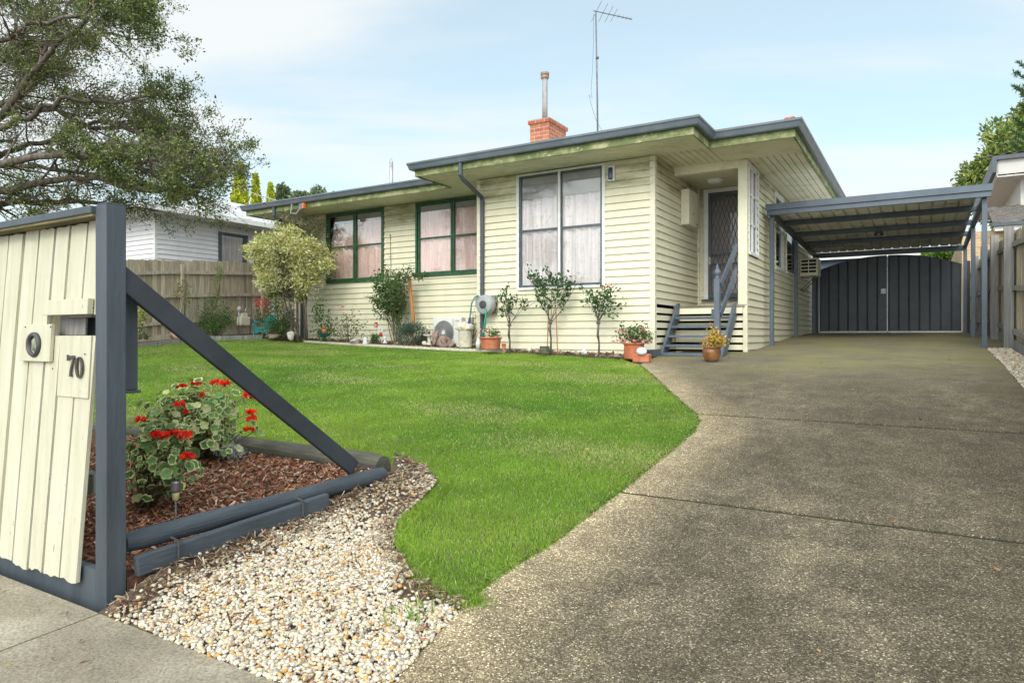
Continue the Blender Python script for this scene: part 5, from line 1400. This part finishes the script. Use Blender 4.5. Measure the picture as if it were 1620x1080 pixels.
mb = MB(); V0, F0 = ico(3); k = V0.copy(); k[:, 2] = np.where(k[:, 2] < 0, k[:, 2]*.2, k[:, 2]); f = 1+.12*np.sin(k[:, 0]*9)+.1*np.sin(k[:, 1]*7+k[:, 2]*5)
mb.add(k*f[:, None]*np.array((.19, .16, .14))+b+(-.01, 0, 30*s-.0), F0); mb.build('folded_cloth', M['sack'], pk, smooth=True)
b = np.array(AT(748, 10.8)); s = mpp(b); b[2] = -(540-HOR)*s; T = thing('bare_rose', b, 'bare pruned brown rose canes behind the cloth covered pot', 'plant'); mb = MB(); rg = np.random.default_rng(3); tp = []
for k in range(5): grow(mb, tp, b+(0, 0, .05), (rg.normal(0, .3), rg.normal(0, .2), 1), .42, .014, 1, rg, .4, 2, .1, .3, .5, 4, 5, .004)
mb.build('canes', M['twig'], T)
# hose reel
b = PY(768, 482, 10.62); s = mpp(b); HR = thing('hose_reel', b, 'grey wall mounted hose reel with green hose hanging down', 'hose reel')
mb = MB(); mb.lathe([(.13, -.09), (.185, -.07), (.19, .02), (.165, .07), (.10, .085)], b, 26, axis='y'); mb.box(b[0]-.19, b[0]-.05, b[1]-.06, b[1]+.06, b[2]-.05, b[2]+.17); mb.build('reel_casing', M['grey_plastic'], HR, bevel=.01)
mb = MB(); mb.lathe([(.075, .085), (.075, .10), (.04, .105)], b, 24, axis='y'); mb.build('reel_hub', M['dark_plastic'], HR)
bp = PY(783, 481, 10.82); mb = MB(); mb.box(bp[0]-.055, bp[0]+.055, 10.79, 10.828, bp[2]-.17, bp[2]+.17); mb.build('mounting_board', M['greywood'], HR)
mb = MB(); mb.box(b[0]+.15, bp[0]+.03, 10.68, 10.79, bp[2]-.03, bp[2]+.03); mb.box(b[0]+.12, bp[0]-.02, 10.66, 10.72, bp[2]-.08, bp[2]+.09); mb.build('bracket', M['black'], HR)
mb = MB(); q = [P3(768, 488, s*FPX-.1), P3(769, 505, s*FPX-.1), P3(766, 525, s*FPX-.08), P3(762, 545, s*FPX-.08), P3(759, 552, s*FPX-.05)]; mb.tube(q, .012, 8); q = [P3(770, 488, s*FPX-.1), P3(766, 515, s*FPX-.12), P3(760, 548, s*FPX-.1)]; mb.tube(q, .012, 8); mb.build('hose', M['hose'], HR, smooth=True)
mb = MB(); mb.tube([P3(757, 467, s*FPX-.02), P3(751, 470, s*FPX-.02), P3(746, 480, s*FPX-.02), P3(744, 497, s*FPX), P3(743, 508, s*FPX)], .013, 8); mb.build('inlet_hose', M['teal'], HR, smooth=True)
mb = MB(); mb.tube([P3(743, 503, s*FPX), P3(742, 512, s*FPX)], .022, 8); mb.build('connector', nmat('blue_plastic', (.01, .04, .25), (.02, .06, .3), 5, .4, 0), HR)
b = np.array(AT(757, 10.55)); s = mpp(b); b[2] = -(551-HOR)*s; mb = MB(); mb.lathe([(.05, 0), (.05, .12), (.02, .16), (.018, .19)], b, 14); tag(mb.build('plastic_bottle', M['white'], org=b, smooth=True), 'white plastic bottle standing left of the wide terracotta bowl', 'bottle')

# left half of the bed
b = np.array(AT(628, 11.45)); s = mpp(b); b[2] = -(546-HOR)*s
T = thing('climbing_rose', b, 'climbing rose on a wire trellis with an orange brown stake between the green windows', 'climbing plant')
rg = np.random.default_rng(61); tx0, tx1 = PY(612, 0, 11.6)[0], PY(650, 0, 11.6)[0]; tz = (HOR-437)*mpp(AT(630, 11.6))
mb = MB()
for k in range(12): x = tx0+(tx1-tx0)*k/11; mb.tube([(x, 11.75, -.1), (x, 11.75, tz)], .002, 3, cap=False)
for k in range(28): z = -.1+(tz+.1)*k/27; mb.tube([(tx0, 11.75, z), (tx1, 11.75, z)], .002, 3, cap=False)
mb.build('wire_trellis', M['metal'], T)
mb = MB(); mb.bar(PY(655, 515, 11.62), PY(647, 437, 11.62), .07, .03, (0, 1, 0)); mb.build('stake', M['stake'], T)
mb = MB(); tips = []
for k in range(16):
    x = rg.uniform(tx0+.0, tx1-.15); grow(mb, tips, b+(rg.uniform(-.15, .15), .05, .0), (x-b[0]+rg.normal(0, .1), rg.normal(0, .05), 1.35), rg.uniform(.8, 1.35), .012, 1, rg, .35, 4, .3, .2, .35, 5, 5, .003)
grow(mb, tips, P3(645, 440, s*FPX), (1, 0, .3), .25, .006, 1, rg, .4, 3); grow(mb, tips, b+(-.1, -.05, .4), (-1, -.1, .9), .5, .006, 1, rg, .3, 2, .3, .2, .4)
mb.build('stems', M['stem'], T); P, D = T_split(tips)
n = 5200; i = rg.integers(len(P), size=n); Q = P[i]+rg.normal(0, .05, (n, 3)); up_ = rg.random(n) < np.clip((Q[:, 2]-b[2])/.9, .12, 1); Q = Q[up_]; Q[:, 1] = np.clip(Q[:, 1], 10.9, 11.85); Q = Q[(Q[:, 0] > tx0-.22+rg.normal(0, .08, len(Q))) & ((Q[:, 0] < tx1-.12+rg.normal(0, .06, len(Q))) | (Q[:, 2] > tz-.15))]
mb = MB(); leaf_add(mb, Q, .055, rg, DARKG, .6, 0, .25); mb.build('foliage', M['leaf'], T)
def AP(px, y, py):
    b = np.array(AT(px, y)); s = mpp(b); b[2] = -(py-HOR)*s; return b, s
b, s = AP(654, 10.95, 546); shrub('lavender_bush', b, 48*s, 33*s, 'dense blue green lavender like bush at the foot of the trellis', 'shrub', [(.06, .11, .07), (.10, .16, .11), (.16, .22, .17), (.04, .08, .03)], .055, 3800, seed=62, clump=16, asp=.18, spiky=.9, z0=.1)
b, s = AP(552, 11.2, 545); T, C = shrub('rose_bush', b, 58*s, 58*s, 'straggly open rose bush with one pink bloom below the leftmost green window', 'rose bush', [(.10, .17, .04), (.18, .25, .06), (.06, .11, .03), (.14, .10, .05)], .05, 420, seed=63, clump=14, asp=.6)
blooms(T, [P3(541, 487, s*FPX)], .06, [(.85, .35, .33)], np.random.default_rng(4), 22)
b, s = AP(511, 11.35, 540); shrub('rose_bush', b, 36*s, 66*s, 'leafy dark green rose bush growing behind the small green bowl', 'rose bush', DARKG+[(.2, .26, .1)], .06, 620, seed=64, clump=10, asp=.6)
b, s = AP(513, 11.0, 536); mb = MB(); mb.lathe([(.05, 0), (.03, .03), (.09, .06), (.15, .12), (.155, .13), (.14, .125)], b, 22); tag(mb.build('green_bowl', nmat('green_bowl', (.01, .09, .06), (.02, .13, .09), 8, .35, .05), org=b, smooth=True), 'dark green footed bowl planter in front of the leafy rose', 'bowl')
b2 = b+(0, 0, .13); mb = MB(); mb.blob(b2+(-.01, 0, .05), (.06, .045, .06), 2, .1, seed=3); mb.blob(b2+(.0, -.01, .14), (.035, .03, .04), 2, .05); tag(mb.build('garden_gnome', M['terracotta'], org=b2, smooth=True), 'reddish brown seated figurine in the green bowl', 'figurine')
b, s = AP(596, 11.1, 542); PW = thing('pinwheel', b, 'small red metal flower pinwheel on a stick in the bed', 'ornament')
mb = MB(); mb.tube([b, b+(0, 0, 28*s)], .004, 6); mb.build('stick', M['metal'], PW)
mb = MB()
for k in range(12):
    a = k*PI/6; c_ = b+(0, -.015, 28*s); mb.poly([c_, c_+(.065*math.cos(a), 0, .065*math.sin(a)), c_+(.068*math.cos(a+.35), -.01, .068*math.sin(a+.35))], (0, -.004, 0))
mb.build('petals', nmat('dull_red', (.35, .05, .03), (.45, .08, .05), 20, .5, .1), PW); mb = MB(); mb.lathe([(.014, 0), (.01, .02)], b+(0, -.016, 28*s), 12, axis='y'); mb.build('hub', M['white'], PW)
b, s = AP(578, 10.9, 545); mb = MB(); mb.lathe([(.05, 0), (.058, .05), (.045, .12), (.05, .15)], b, 18); mb.tube([b+(.05, 0, .12), b+(.10, 0, .11), b+(.11, 0, .05), b+(.055, 0, .03)], .008, 8); tag(mb.build('white_jug', M['white'], org=b, smooth=True), 'white ceramic jug standing at the lawn edge under the straggly rose', 'jug')
b, s = AP(609, 11.15, 545); mb = MB(); mb.lathe([(.045, 0), (.05, .05), (.02, .09), (.03, .12), (.035, .15), (.012, .19)], b, 16); tag(mb.build('gnome_figurine', M['white'], org=b, smooth=True), 'slim white figurine by the stem of the climbing rose', 'figurine')
b, s = AP(604, 11.3, 545); mb = MB(); bx = b+(0, 0, .22); mb.box(bx[0]-.07, bx[0]+.07, bx[1]-.05, bx[1]+.05, bx[2]+.06, bx[2]+.12); mb.tube([b, bx+(0, 0, .06)], .01, 6); lt = mb.build('mini_letterbox', M['white'], org=b, bevel=.01)
tag(lt, 'small white ornament box on a stick with a red hanging piece beside the red pinwheel', 'ornament'); mb = MB(); mb.blob(bx+(.0, -.03, .0), (.05, .03, .05), 2, .1); mb.build('red_lantern', M['red'], lt)
b, s = AP(590, 11.0, 545); shrub('small_shrub', b, 22*s, 22*s, 'low dark leafy plant between the jug and the red pinwheel', 'shrub', DARKG, .04, 420, seed=65, clump=8)
for i, (px, py, w, l) in enumerate(((672, 546, 10, 'pale stone left of the bird bath'), (560, 543, 16, 'flat pale stone under the straggly rose'), (725, 549, 8, 'small white stone in front of the cloth pot'))):
    rock(px, 10.9, w, 7, l, 'stone_pale', 20+i, py=py)
# concrete edging strips between bed and lawn
def kerb(pts, label, w=.10, h=.05, mat='stone_pale', name='garden_edging'):
    mb = MB(); P = [np.array(p) for p in pts]
    for a, c in zip(P, P[1:]): mb.bar(a+(0, 0, h*.3), c+(0, 0, h*.3), w, h)
    return tag(mb.build(name, M[mat], org=P[0]), label, 'garden edging')
kerb([GP(483, 541), GP(530, 544), GP(590, 547.5), GP(660, 551), GP(730, 554.5), GP(800, 557)], 'low pale concrete edging between the rose bed and the lawn')
kerb([(-14.75, 4.0, g(-14.75, 4.0)), (-14.75, 7.5, g(-14.75, 7.5)), (-14.75, 10.2, g(-14.75, 10.2)), (-14.1, 11.3, g(-14.1, 11.3))], 'low grey timber edging along the bed under the left paling fence', .09, .12, 'greywood')
mb = MB(); bb = [GP(483, 541)[:2], GP(660, 551)[:2], GP(800, 557)[:2], GP(985, 568)[:2], (-3.9, 10.84), (XA, 10.84), (XA-.1, 11.9), (XL-1.0, 11.9)]
sheet('garden_bed', bb, M['soil'], .015, .05)
bb2 = [(-15.45, 4), (-14.76, 4), (-14.76, 10.2), (-14.15, 11.25), (-13.5, 11.9), (-13.5, 12.7), (-15.45, 12.7)]; sheet('garden_bed', bb2, M['soil'], .015, .05)
o = chips('bed_litter', [p for p in bb], 2600, .06, np.random.default_rng(5), STR, .02); stuff(o, 'brown leaf litter and bark on the bed below the house wall', 'leaf litter')

# variegated small tree at the left end of the house
b, s = AP(476, 11.15, 538); T = thing('variegated_tree', b, 'small multi stemmed tree with cream variegated leaves at the left house end', 'tree')
rg = np.random.default_rng(71); mb = MB(); tips = []; Zt = s*FPX
for k in range(5):
    p0 = b+(-.16+.08*k+rg.uniform(-.02, .02), rg.uniform(-.1, .1), -.05); p1 = P3(446+10*k+rg.uniform(-5, 5), 468+rg.uniform(-10, 8), Zt+rg.uniform(-.2, .2)); 
    mid = (p0+p1)/2+rg.normal(0, .03, 3); mb.tube([p0, mid, p1], [.024, .021, .018], 8)
    for j in range(6):
        tgt = P3(rg.uniform(408, 515), rg.uniform(375, 465), Zt+rg.uniform(-.7, .7)); grow(mb, tips, p1, tgt-p1, np.linalg.norm(tgt-p1)*.8, .02, 2, rg, .5, 3, .1, .25, .5, 4, 5, .003)
mb.build('trunk', M['bark'], T, smooth=True); P, D = T_split(tips); n = 19000
CL = [(403, 396, 15), (415, 384, 14), (424, 402, 17), (438, 384, 16), (452, 376, 15), (470, 392, 19), (488, 392, 17), (507, 404, 17), (516, 420, 11), (500, 424, 19),
      (480, 420, 20), (458, 414, 20), (438, 416, 18), (418, 424, 15), (422, 444, 15), (441, 446, 18), (460, 446, 17), (480, 446, 17), (494, 441, 13), (450, 462, 12), (476, 464, 11), (432, 464, 9), (462, 368, 11), (446, 362, 9)]
cen = np.array([P3(a, b_, Zt+rg.uniform(-.55, .55)) for a, b_, r in CL]); crad = np.array([r*s for a, b_, r in CL])
i = rg.integers(len(cen), size=n); q = rg.normal(0, 1, (n, 3)); q /= np.linalg.norm(q, axis=1)[:, None]; Q = cen[i]+q*np.array((1.05, 1, .85))*crad[i][:, None]*rg.uniform(.2, 1.15, (n, 1))**.6*(1+.25*np.sin(q[:, :1]*6+i[:, None])+.2*np.sin(q[:, 2:]*7+i[:, None]*2))
mb = MB(); leaf_add(mb, Q, .068, rg, [(.72, .70, .28), (.84, .80, .46), (.54, .57, .18), (.22, .28, .07), (.90, .86, .60)], .5, .3, .2, q, [.28, .24, .2, .14, .14])
leaf_add(mb, np.vstack([P+rg.normal(0, .05, P.shape) for _ in range(3)]), .06, rg, [(.16, .20, .07), (.42, .44, .2), (.7, .68, .36)], .5)
E = np.vstack([P3(a, b_, Zt+.5)+rg.normal(0, 1, (420, 3))*np.array((.20, .15, .13)) for a, b_ in ((452, 362), (478, 360), (497, 370))]); leaf_add(mb, E, .06, rg, [(.30, .30, .16), (.46, .45, .28), (.16, .18, .08)], .45)
mb.build('foliage', M['leaf'], T)
# far left bed
b, s = AP(340, 9.9, 531) if False else (None, None)
def AX(px, x, py):
    b = np.array(ATX(px, x)); s = mpp(b); b[2] = -(py-HOR)*s; return b, s
b, s = AX(341, -14.95, 531); shrub('dark_shrub', b, 52*s, 55*s, 'dense dark green shrub with a pointed top against the left fence', 'shrub', DARKG, .045, 3600, seed=72, clump=20, z0=.12)
mb = MB(); 
b, s = AX(345, -15.05, 531); shrub('wispy_creeper', b+(0, 0, .9), 20*s, 52*s, 'wispy pale green creeper rising above the dark shrub on the fence', 'creeper', [(.13, .22, .05), (.2, .28, .08)], .04, 330, seed=79, clump=9)
b, s = AP(442, 11.2, 533); shrub('dark_shrub', b, 50*s, 55*s, 'round dark green bush right of the teal bench below the variegated tree', 'shrub', DARKG, .045, 3400, seed=73, clump=18, z0=.15)
b, s = AX(291, -15.1, 515); T, C = shrub('young_rose', b+(0, 0, .0), 24*s, 70*s, 'thin young plant tied to the fence left of the dark shrub', 'plant', [(.14, .20, .05), (.2, .28, .07), (.3, .2, .1)], .055, 230, seed=74, clump=8, asp=.6, z0=.5)
b, s = AX(222, -14.9, 537); shrub('yellow_shrub', b, 26*s, 50*s, 'small pale yellow variegated shrub just right of the fence post', 'shrub', [(.46, .48, .16), (.60, .60, .28), (.25, .31, .09)], .045, 900, seed=75, clump=10, z0=.35)
b, s = AX(231, -14.75, 537); T, C = shrub('white_flowers', b, 20*s, 16*s, 'low white flowering plant at the left bed edge', 'flowers', DARKG, .035, 240, seed=76, clump=7); blooms(T, C[:5], .04, [(.8, .8, .82)], np.random.default_rng(1), 16)
b, s = AX(281, -14.85, 535); mb = MB(); mb.blob(b+(0, 0, .06), (.17, .13, .11), 3, .2, seed=5); tag(mb.build('garden_rock', nmat('pink_rock', (.36, .2, .14), (.5, .32, .24), 8, .85, .4), org=b), 'pinkish brown rock under the left fence', 'rock')
b, s = AP(411, 11.6, 505); T, C = shrub('red_camellia', b+(0, 0, -.45), 26*s, 50*s, 'thin plant with bright pink red flowers behind the teal bench', 'plant', DARKG, .05, 160, seed=77, clump=8, z0=.6)
blooms(T, [P3(x, y, s*FPX) for x, y in ((406, 476), (413, 475), (409, 481), (418, 478), (414, 484), (406, 485), (421, 482), (418, 490))], .055, [(.8, .06, .10), (.85, .12, .16)], np.random.default_rng(6), 20)
# teal bench
b, s = AP(421, 11.45, 534); TB = thing('teal_bench', b, 'teal painted cast garden seat with scrolled arm by the corner of the fence', 'bench')
mb = MB(); mb.box(b[0]-.26, b[0]+.26, b[1]-.17, b[1]+.17, b[2]+.22, b[2]+.26); mb.build('seat', M['teal'], TB, bevel=.01)
for x in (-.24, .24):
    mb = MB(); t = np.linspace(0, 1, 14); mb.tube([b+(x+(-.06*math.sin(u*PI) if x < 0 else .06*math.sin(u*PI)), -.15, .40*u) for u in t], .02, 8)
    a = np.linspace(0, 4.6, 14); mb.tube([b+(x*1.12+(1 if x > 0 else -1)*.06*math.cos(v)*(1-v/9), -.15, .40+.05*math.sin(v)*(1-v/9)) for v in a], .018, 8); mb.tube([b+(x, .15, 0), b+(x, .15, .5)], .02, 8); mb.tube([b+(x, -.15, .38), b+(x, .15, .42)], .02, 8)
    mb.build('arm_frame', M['teal'], TB, smooth=True)
mb = MB(); mb.poly([b+(-.26, .16, .27)]+[b+(-.26+.52*u, .16, .46+.10*math.sin(u*PI)) for u in np.linspace(0, 1, 9)]+[b+(.26, .16, .27)], (0, .02, 0)); mb.poly([b+(-.22, -.16, .10)]+[b+(-.22+.44*u, -.16, .21+.0*u) for u in (0, 1)]+[b+(.22, -.16, .10), b+(0, -.16, .16)], (0, .02, 0)); mb.build('backrest', M['teal'], TB, fix=True)
rock(433, 11.1, 26, 9, 'flat dark brown rock below the round dark bush', 'rock', 31, py=536); rock(459, 11.0, 14, 12, 'grey rounded stone next to the tree trunk', 'stone_pale', 32, py=536)
# gas meter
b, s = AX(379, -15.1, 527); GM = thing('gas_meter', b, 'beige gas meter with looping pipe against the left fence', 'gas meter')
mb = MB(); mb.box(b[0]-.1, b[0]+.08, b[1]-.02, b[1]+.27, b[2]+.2, b[2]+.42); mb.box(b[0]-.07, b[0]+.05, b[1]+.03, b[1]+.22, b[2]+.42, b[2]+.52); mb.build('meter_body', M['trim'], GM, bevel=.02)
mb = MB(); mb.tube([b+(0, .32, 0), b+(0, .32, .56), b+(0, .28, .64), b+(0, .2, .64), b+(0, .17, .58), b+(0, .17, .5)], .018, 8); mb.tube([b+(0, -.02, -.05), b+(0, -.02, .58), b+(0, .06, .62)], .018, 8); mb.build('pipes', M['metal'], GM, smooth=True)
mb = MB(); mb.blob(b+(0, .0, .62), (.07, .07, .08), 2, .05); mb.build('regulator', M['grey_plastic'], GM, smooth=True)

# window air conditioner on the side wall
WA = thing('window_air_conditioner', (-2.3, 17.8, 1.4), 'cream box window air conditioner hung on the side wall under the carport', 'air conditioner')
x0, x1, y0, y1, z0, z1 = -2.53, -2.13, 17.6, 18.2, 1.42, 1.84
mb = MB(); mb.box(x0, x1, y0+.02, y1, z0, z1); mb.build('casing', M['trim'], WA, bevel=.008)
mb = MB(); mb.box(x0+.02, x1-.02, y0+.012, y0+.019, z0+.06, z1-.03); mb.build('louvre_recess', M['black'], WA)
mb = MB()
for i in range(5): mb.box(x0+.015, x1-.015, y0, y0+.0115, z0+.05+i*.083, z0+.075+i*.083)
for i in range(3): xx = x0+.015+(x1-x0-.05)*i/2; mb.box(xx, xx+.02, y0-.002, y0-.0005, z0+.05, z1-.02)
mb.build('louvres', M['trim'], WA)
mb = MB(); mb.bar((x0+.0, y0+.1, z0-.35), (x1-.06, y0+.1, z0-.01), .02, .02, (0, 1, 0)); mb.bar((x0, y1-.1, z0-.35), (x1-.06, y1-.1, z0-.01), .02, .02, (0, 1, 0)); mb.build('bracket', M['dark_plastic'], WA)

# TV antenna and power line
p = PY(946, 208, 13.5); top = PY(942.5, 19, 13.5); s = mpp(p); AN = thing('tv_antenna', (p[0], 13.5, 3.9), 'tall thin television antenna mast on the roof right of the chimney', 'antenna')
mb = MB(); mb.tube([(p[0], 13.5, 3.8), (p[0]-.02, 13.5, (top[2]+3.8)/2), top], [.022, .018, .016], 8); mb.lathe([(.035, 0), (.035, .04)], (p[0]-.015, 13.5, 5.95), 10); mb.build('mast', M['mast'], AN, smooth=True)
a = top+(0, 0, .01); e = P3(1000, 31, s*FPX+.25); mb = MB(); mb.tube([a-(e-a)*.06, e], .011, 6); boom = mb.build('boom', M['mast'], AN)
mb = MB(); dvec = (e-a)/np.linalg.norm(e-a); side = np.cross(dvec, (0, 0, 1.)); side /= np.linalg.norm(side); side = side*.8+np.array((0, 0, .25))
for k, l in zip((.02, .2, .36, .5, .62, .74, .84, .95), (.40, .36, .32, .26, .07, .06, .06, .05)): c_ = a+(e-a)*k; mb.tube([c_-side*l*.9, c_+side*l*.9], .005, 4)
mb.build('elements', M['mast'], AN)
mb = MB(); mb.tube([a+(-.05, 0, -.05), P3(939, 60, s*FPX), P3(938, 100, s*FPX), P3(935, 145, s*FPX), P3(937, 156, s*FPX), P3(932, 150, s*FPX), P3(935, 165, s*FPX), P3(943, 190, s*FPX), P3(953, 208, s*FPX)], .0035, 4); mb.build('cable', M['dark_plastic'], AN)
q = PY(478, 327, EF2-.1); mb = MB(); mb.box(q[0]-.06, q[0]+.05, q[1]-.05, q[1]+.03, q[2]-.07, q[2]+.07); cb_ = mb.build('power_connection_box', M['gutter'], org=q, bevel=.008); tag(cb_, 'small grey service connector box fixed to the left eave', 'connector box')
mb = MB(); mb.box(q[0]+.051, q[0]+.10, q[1]-.05, q[1]+.03, q[2]-.05, q[2]+.07); mb.build('orange_cap', nmat('orange_cap', (.6, .12, .03), (.7, .18, .05), 8, .5, 0), cb_)
w0 = PY(462, 324, EF2-.15); w1 = P3(365, 291, 30); w2 = w1+(w1-w0)*.9+np.array((0, 0, 1.2))
mb = MB(); mb.tube([q+(0, -.06, -.05), q+(-.1, -.08, -.16), q+(-.3, -.08, -.14), w0], .014, 6); t = np.linspace(0, 1, 16); mb.tube([w0+(w2-w0)*u-np.array((0, 0, .5*math.sin(PI*u)))*(1 if 0 < u < 1 else 0) for u in t], .013, 6)
tag(mb.build('power_line', M['grey_plastic'], org=w0), 'grey overhead power line running from the left eave towards the conifers', 'power line')

# ---------------------------------------------------------------- far trees
def cone_tree(px, top, Z, w, label, seed, pal):
    r = ray(px)*Z; b = np.array((r[0], r[1], float(g(r[0], r[1])))); h = (HOR-top)*Z/FPX-b[2]; wd = w*Z/FPX
    rg = np.random.default_rng(seed); T = thing('conifer', b, label, 'tree', 'golden conifers beyond the left roof')
    mb = MB(); mb.tube([b, b+(0, 0, h*.5), b+(0, 0, h*.95)], [.25, .15, .03], 8); mb.build('trunk', M['bark'], T)
    n = 9000; z = rg.random(n)**.8; a = rg.uniform(0, 2*PI, n); R = wd/2*np.clip((1-z)*1.9, 0, 1)**.75*(1+.14*np.sin(a*5+z*20)+.1*np.sin(a*3-z*33)); R *= rg.uniform(.75, 1.03, n)
    Q = b+np.column_stack([R*np.cos(a), R*np.sin(a), z*h]); dirs = np.column_stack([np.cos(a)*.4, np.sin(a)*.4, np.ones(n)])
    mb = MB(); leaf_add(mb, Q, .22, rg, pal, .45, .6, .25, dirs); mb.build('foliage', M['leaf'], T)
GOLD = [(.62, .64, .05), (.45, .52, .04), (.22, .32, .03), (.72, .72, .08)]
cone_tree(379, 258, 40, 40, 'tallest golden green conifer of three behind the neighbour roof', 81, GOLD)
cone_tree(405, 278, 42, 24, 'slim pointed golden conifer in the middle of three', 82, GOLD)
cone_tree(428, 293, 42, 20, 'shortest pointed golden conifer nearest the house eave', 83, GOLD)
def crown_tree(px, py, Z, w, h, label, seed, pal, name='broad_tree', n=7000, lf=.3, group=None, clumps=22):
    c = P3(px, py, Z); b = np.array((c[0], c[1], float(g(c[0], c[1])))); rg = np.random.default_rng(seed); T = thing(name, b, label, 'tree', group)
    rx, rz = w*Z/FPX/2, h*Z/FPX/2; mb = MB(); tips = []
    mb.tube([b, (b+c)/2+rg.normal(0, .2, 3), c], [.3, .22, .12], 8)
    for k in range(8): grow(mb, tips, (b*.3+c*.7), (rg.normal(0, 1), rg.normal(0, 1), 1.2), rx*1.0, .1, 1, rg, .5, 3)
    mb.build('trunk', M['bark'], T, smooth=True)
    q = rg.normal(0, 1, (clumps, 3)); q /= np.linalg.norm(q, axis=1)[:, None]; cc = c+q*np.array((rx, rx, rz))*rg.uniform(.35, .85, (clumps, 1))
    i = rg.integers(clumps, size=n); v = rg.normal(0, 1, (n, 3)); v /= np.linalg.norm(v, axis=1)[:, None]; rr = rg.uniform(.22, .42, clumps)[i][:, None]
    Q = cc[i]+v*np.array((rx, rx, rz))*rr*rg.uniform(.4, 1.05, (n, 1))
    mb = MB(); leaf_add(mb, Q, lf, rg, pal, .5, .2, .3, v); mb.build('foliage', M['leaf'], T)
OLV = [(.10, .15, .07), (.17, .23, .11), (.24, .30, .16)]
crown_tree(485, 318, 60, 62, 50, 'grey green tree just above the left eave, right of the conifers', 84, OLV, group='distant trees behind the house')
crown_tree(447, 318, 62, 30, 46, 'narrow dark tree between the last conifer and the grey green tree', 85, OLV, n=3500, group='distant trees behind the house')
crown_tree(520, 322, 62, 50, 42, 'low tree crown peeping above the left gutter furthest right', 86, OLV, n=4000, group='distant trees behind the house')
crown_tree(1487, 412, 30, 85, 46, 'bright green bush rising behind the driveway gate', 87, [(.14, .26, .03), (.22, .36, .05), (.09, .17, .03)], 'garden_bush', 6000, .16)
OLG = [(.18, .25, .06), (.28, .35, .08), (.38, .42, .12), (.10, .16, .05)]
crown_tree(1578, 285, 36, 100, 140, 'olive green tree between the carport and the two storey house', 88, OLG, n=11000, lf=.26, clumps=30)
crown_tree(1640, 200, 40, 130, 130, 'tall olive green tree standing above the two storey roof', 89, OLG, n=9000, lf=.28, clumps=26)
b = P3(1665, 200, 27); T = thing('spiky_pine', (b[0], b[1], float(g(b[0], b[1]))), 'dark pine with upswept spiky branches at the right edge above the neighbour roof', 'tree'); rg = np.random.default_rng(90)
mb = MB(); lf = MB(); mb.tube([(b[0], b[1], .2), (b[0], b[1], b[2]+4)], [.25, .06], 8)
for k in range(30):
    z = b[2]-2.0+k*.16; a = rg.uniform(0, 2*PI) if k % 2 else rg.uniform(2.4, 4.2); L_ = rg.uniform(1.3, 2.2)*(1-.012*k); P = [np.array((b[0], b[1], z))]
    d = np.array((math.cos(a), math.sin(a), .1))
    for j in range(6): d = d+np.array((0, 0, .16))+rg.normal(0, .03, 3); P.append(P[-1]+d/np.linalg.norm(d)*L_/6)
    P = np.array(P); mb.tube(P, np.linspace(.03, .01, 7), 5)
    t = rg.random(260)*6*.999; i = t.astype(int); Q = P[i]+(P[i+1]-P[i])*(t-i)[:, None]; v = rg.normal(0, 1, Q.shape); v /= np.linalg.norm(v, axis=1)[:, None]
    leaf_add(lf, Q, .17, rg, [(.06, .12, .045), (.10, .17, .06)], .18, .5, .2, v*.7+d*.5)
mb.build('trunk', M['bark'], T); lf.build('foliage', M['leaf'], T)
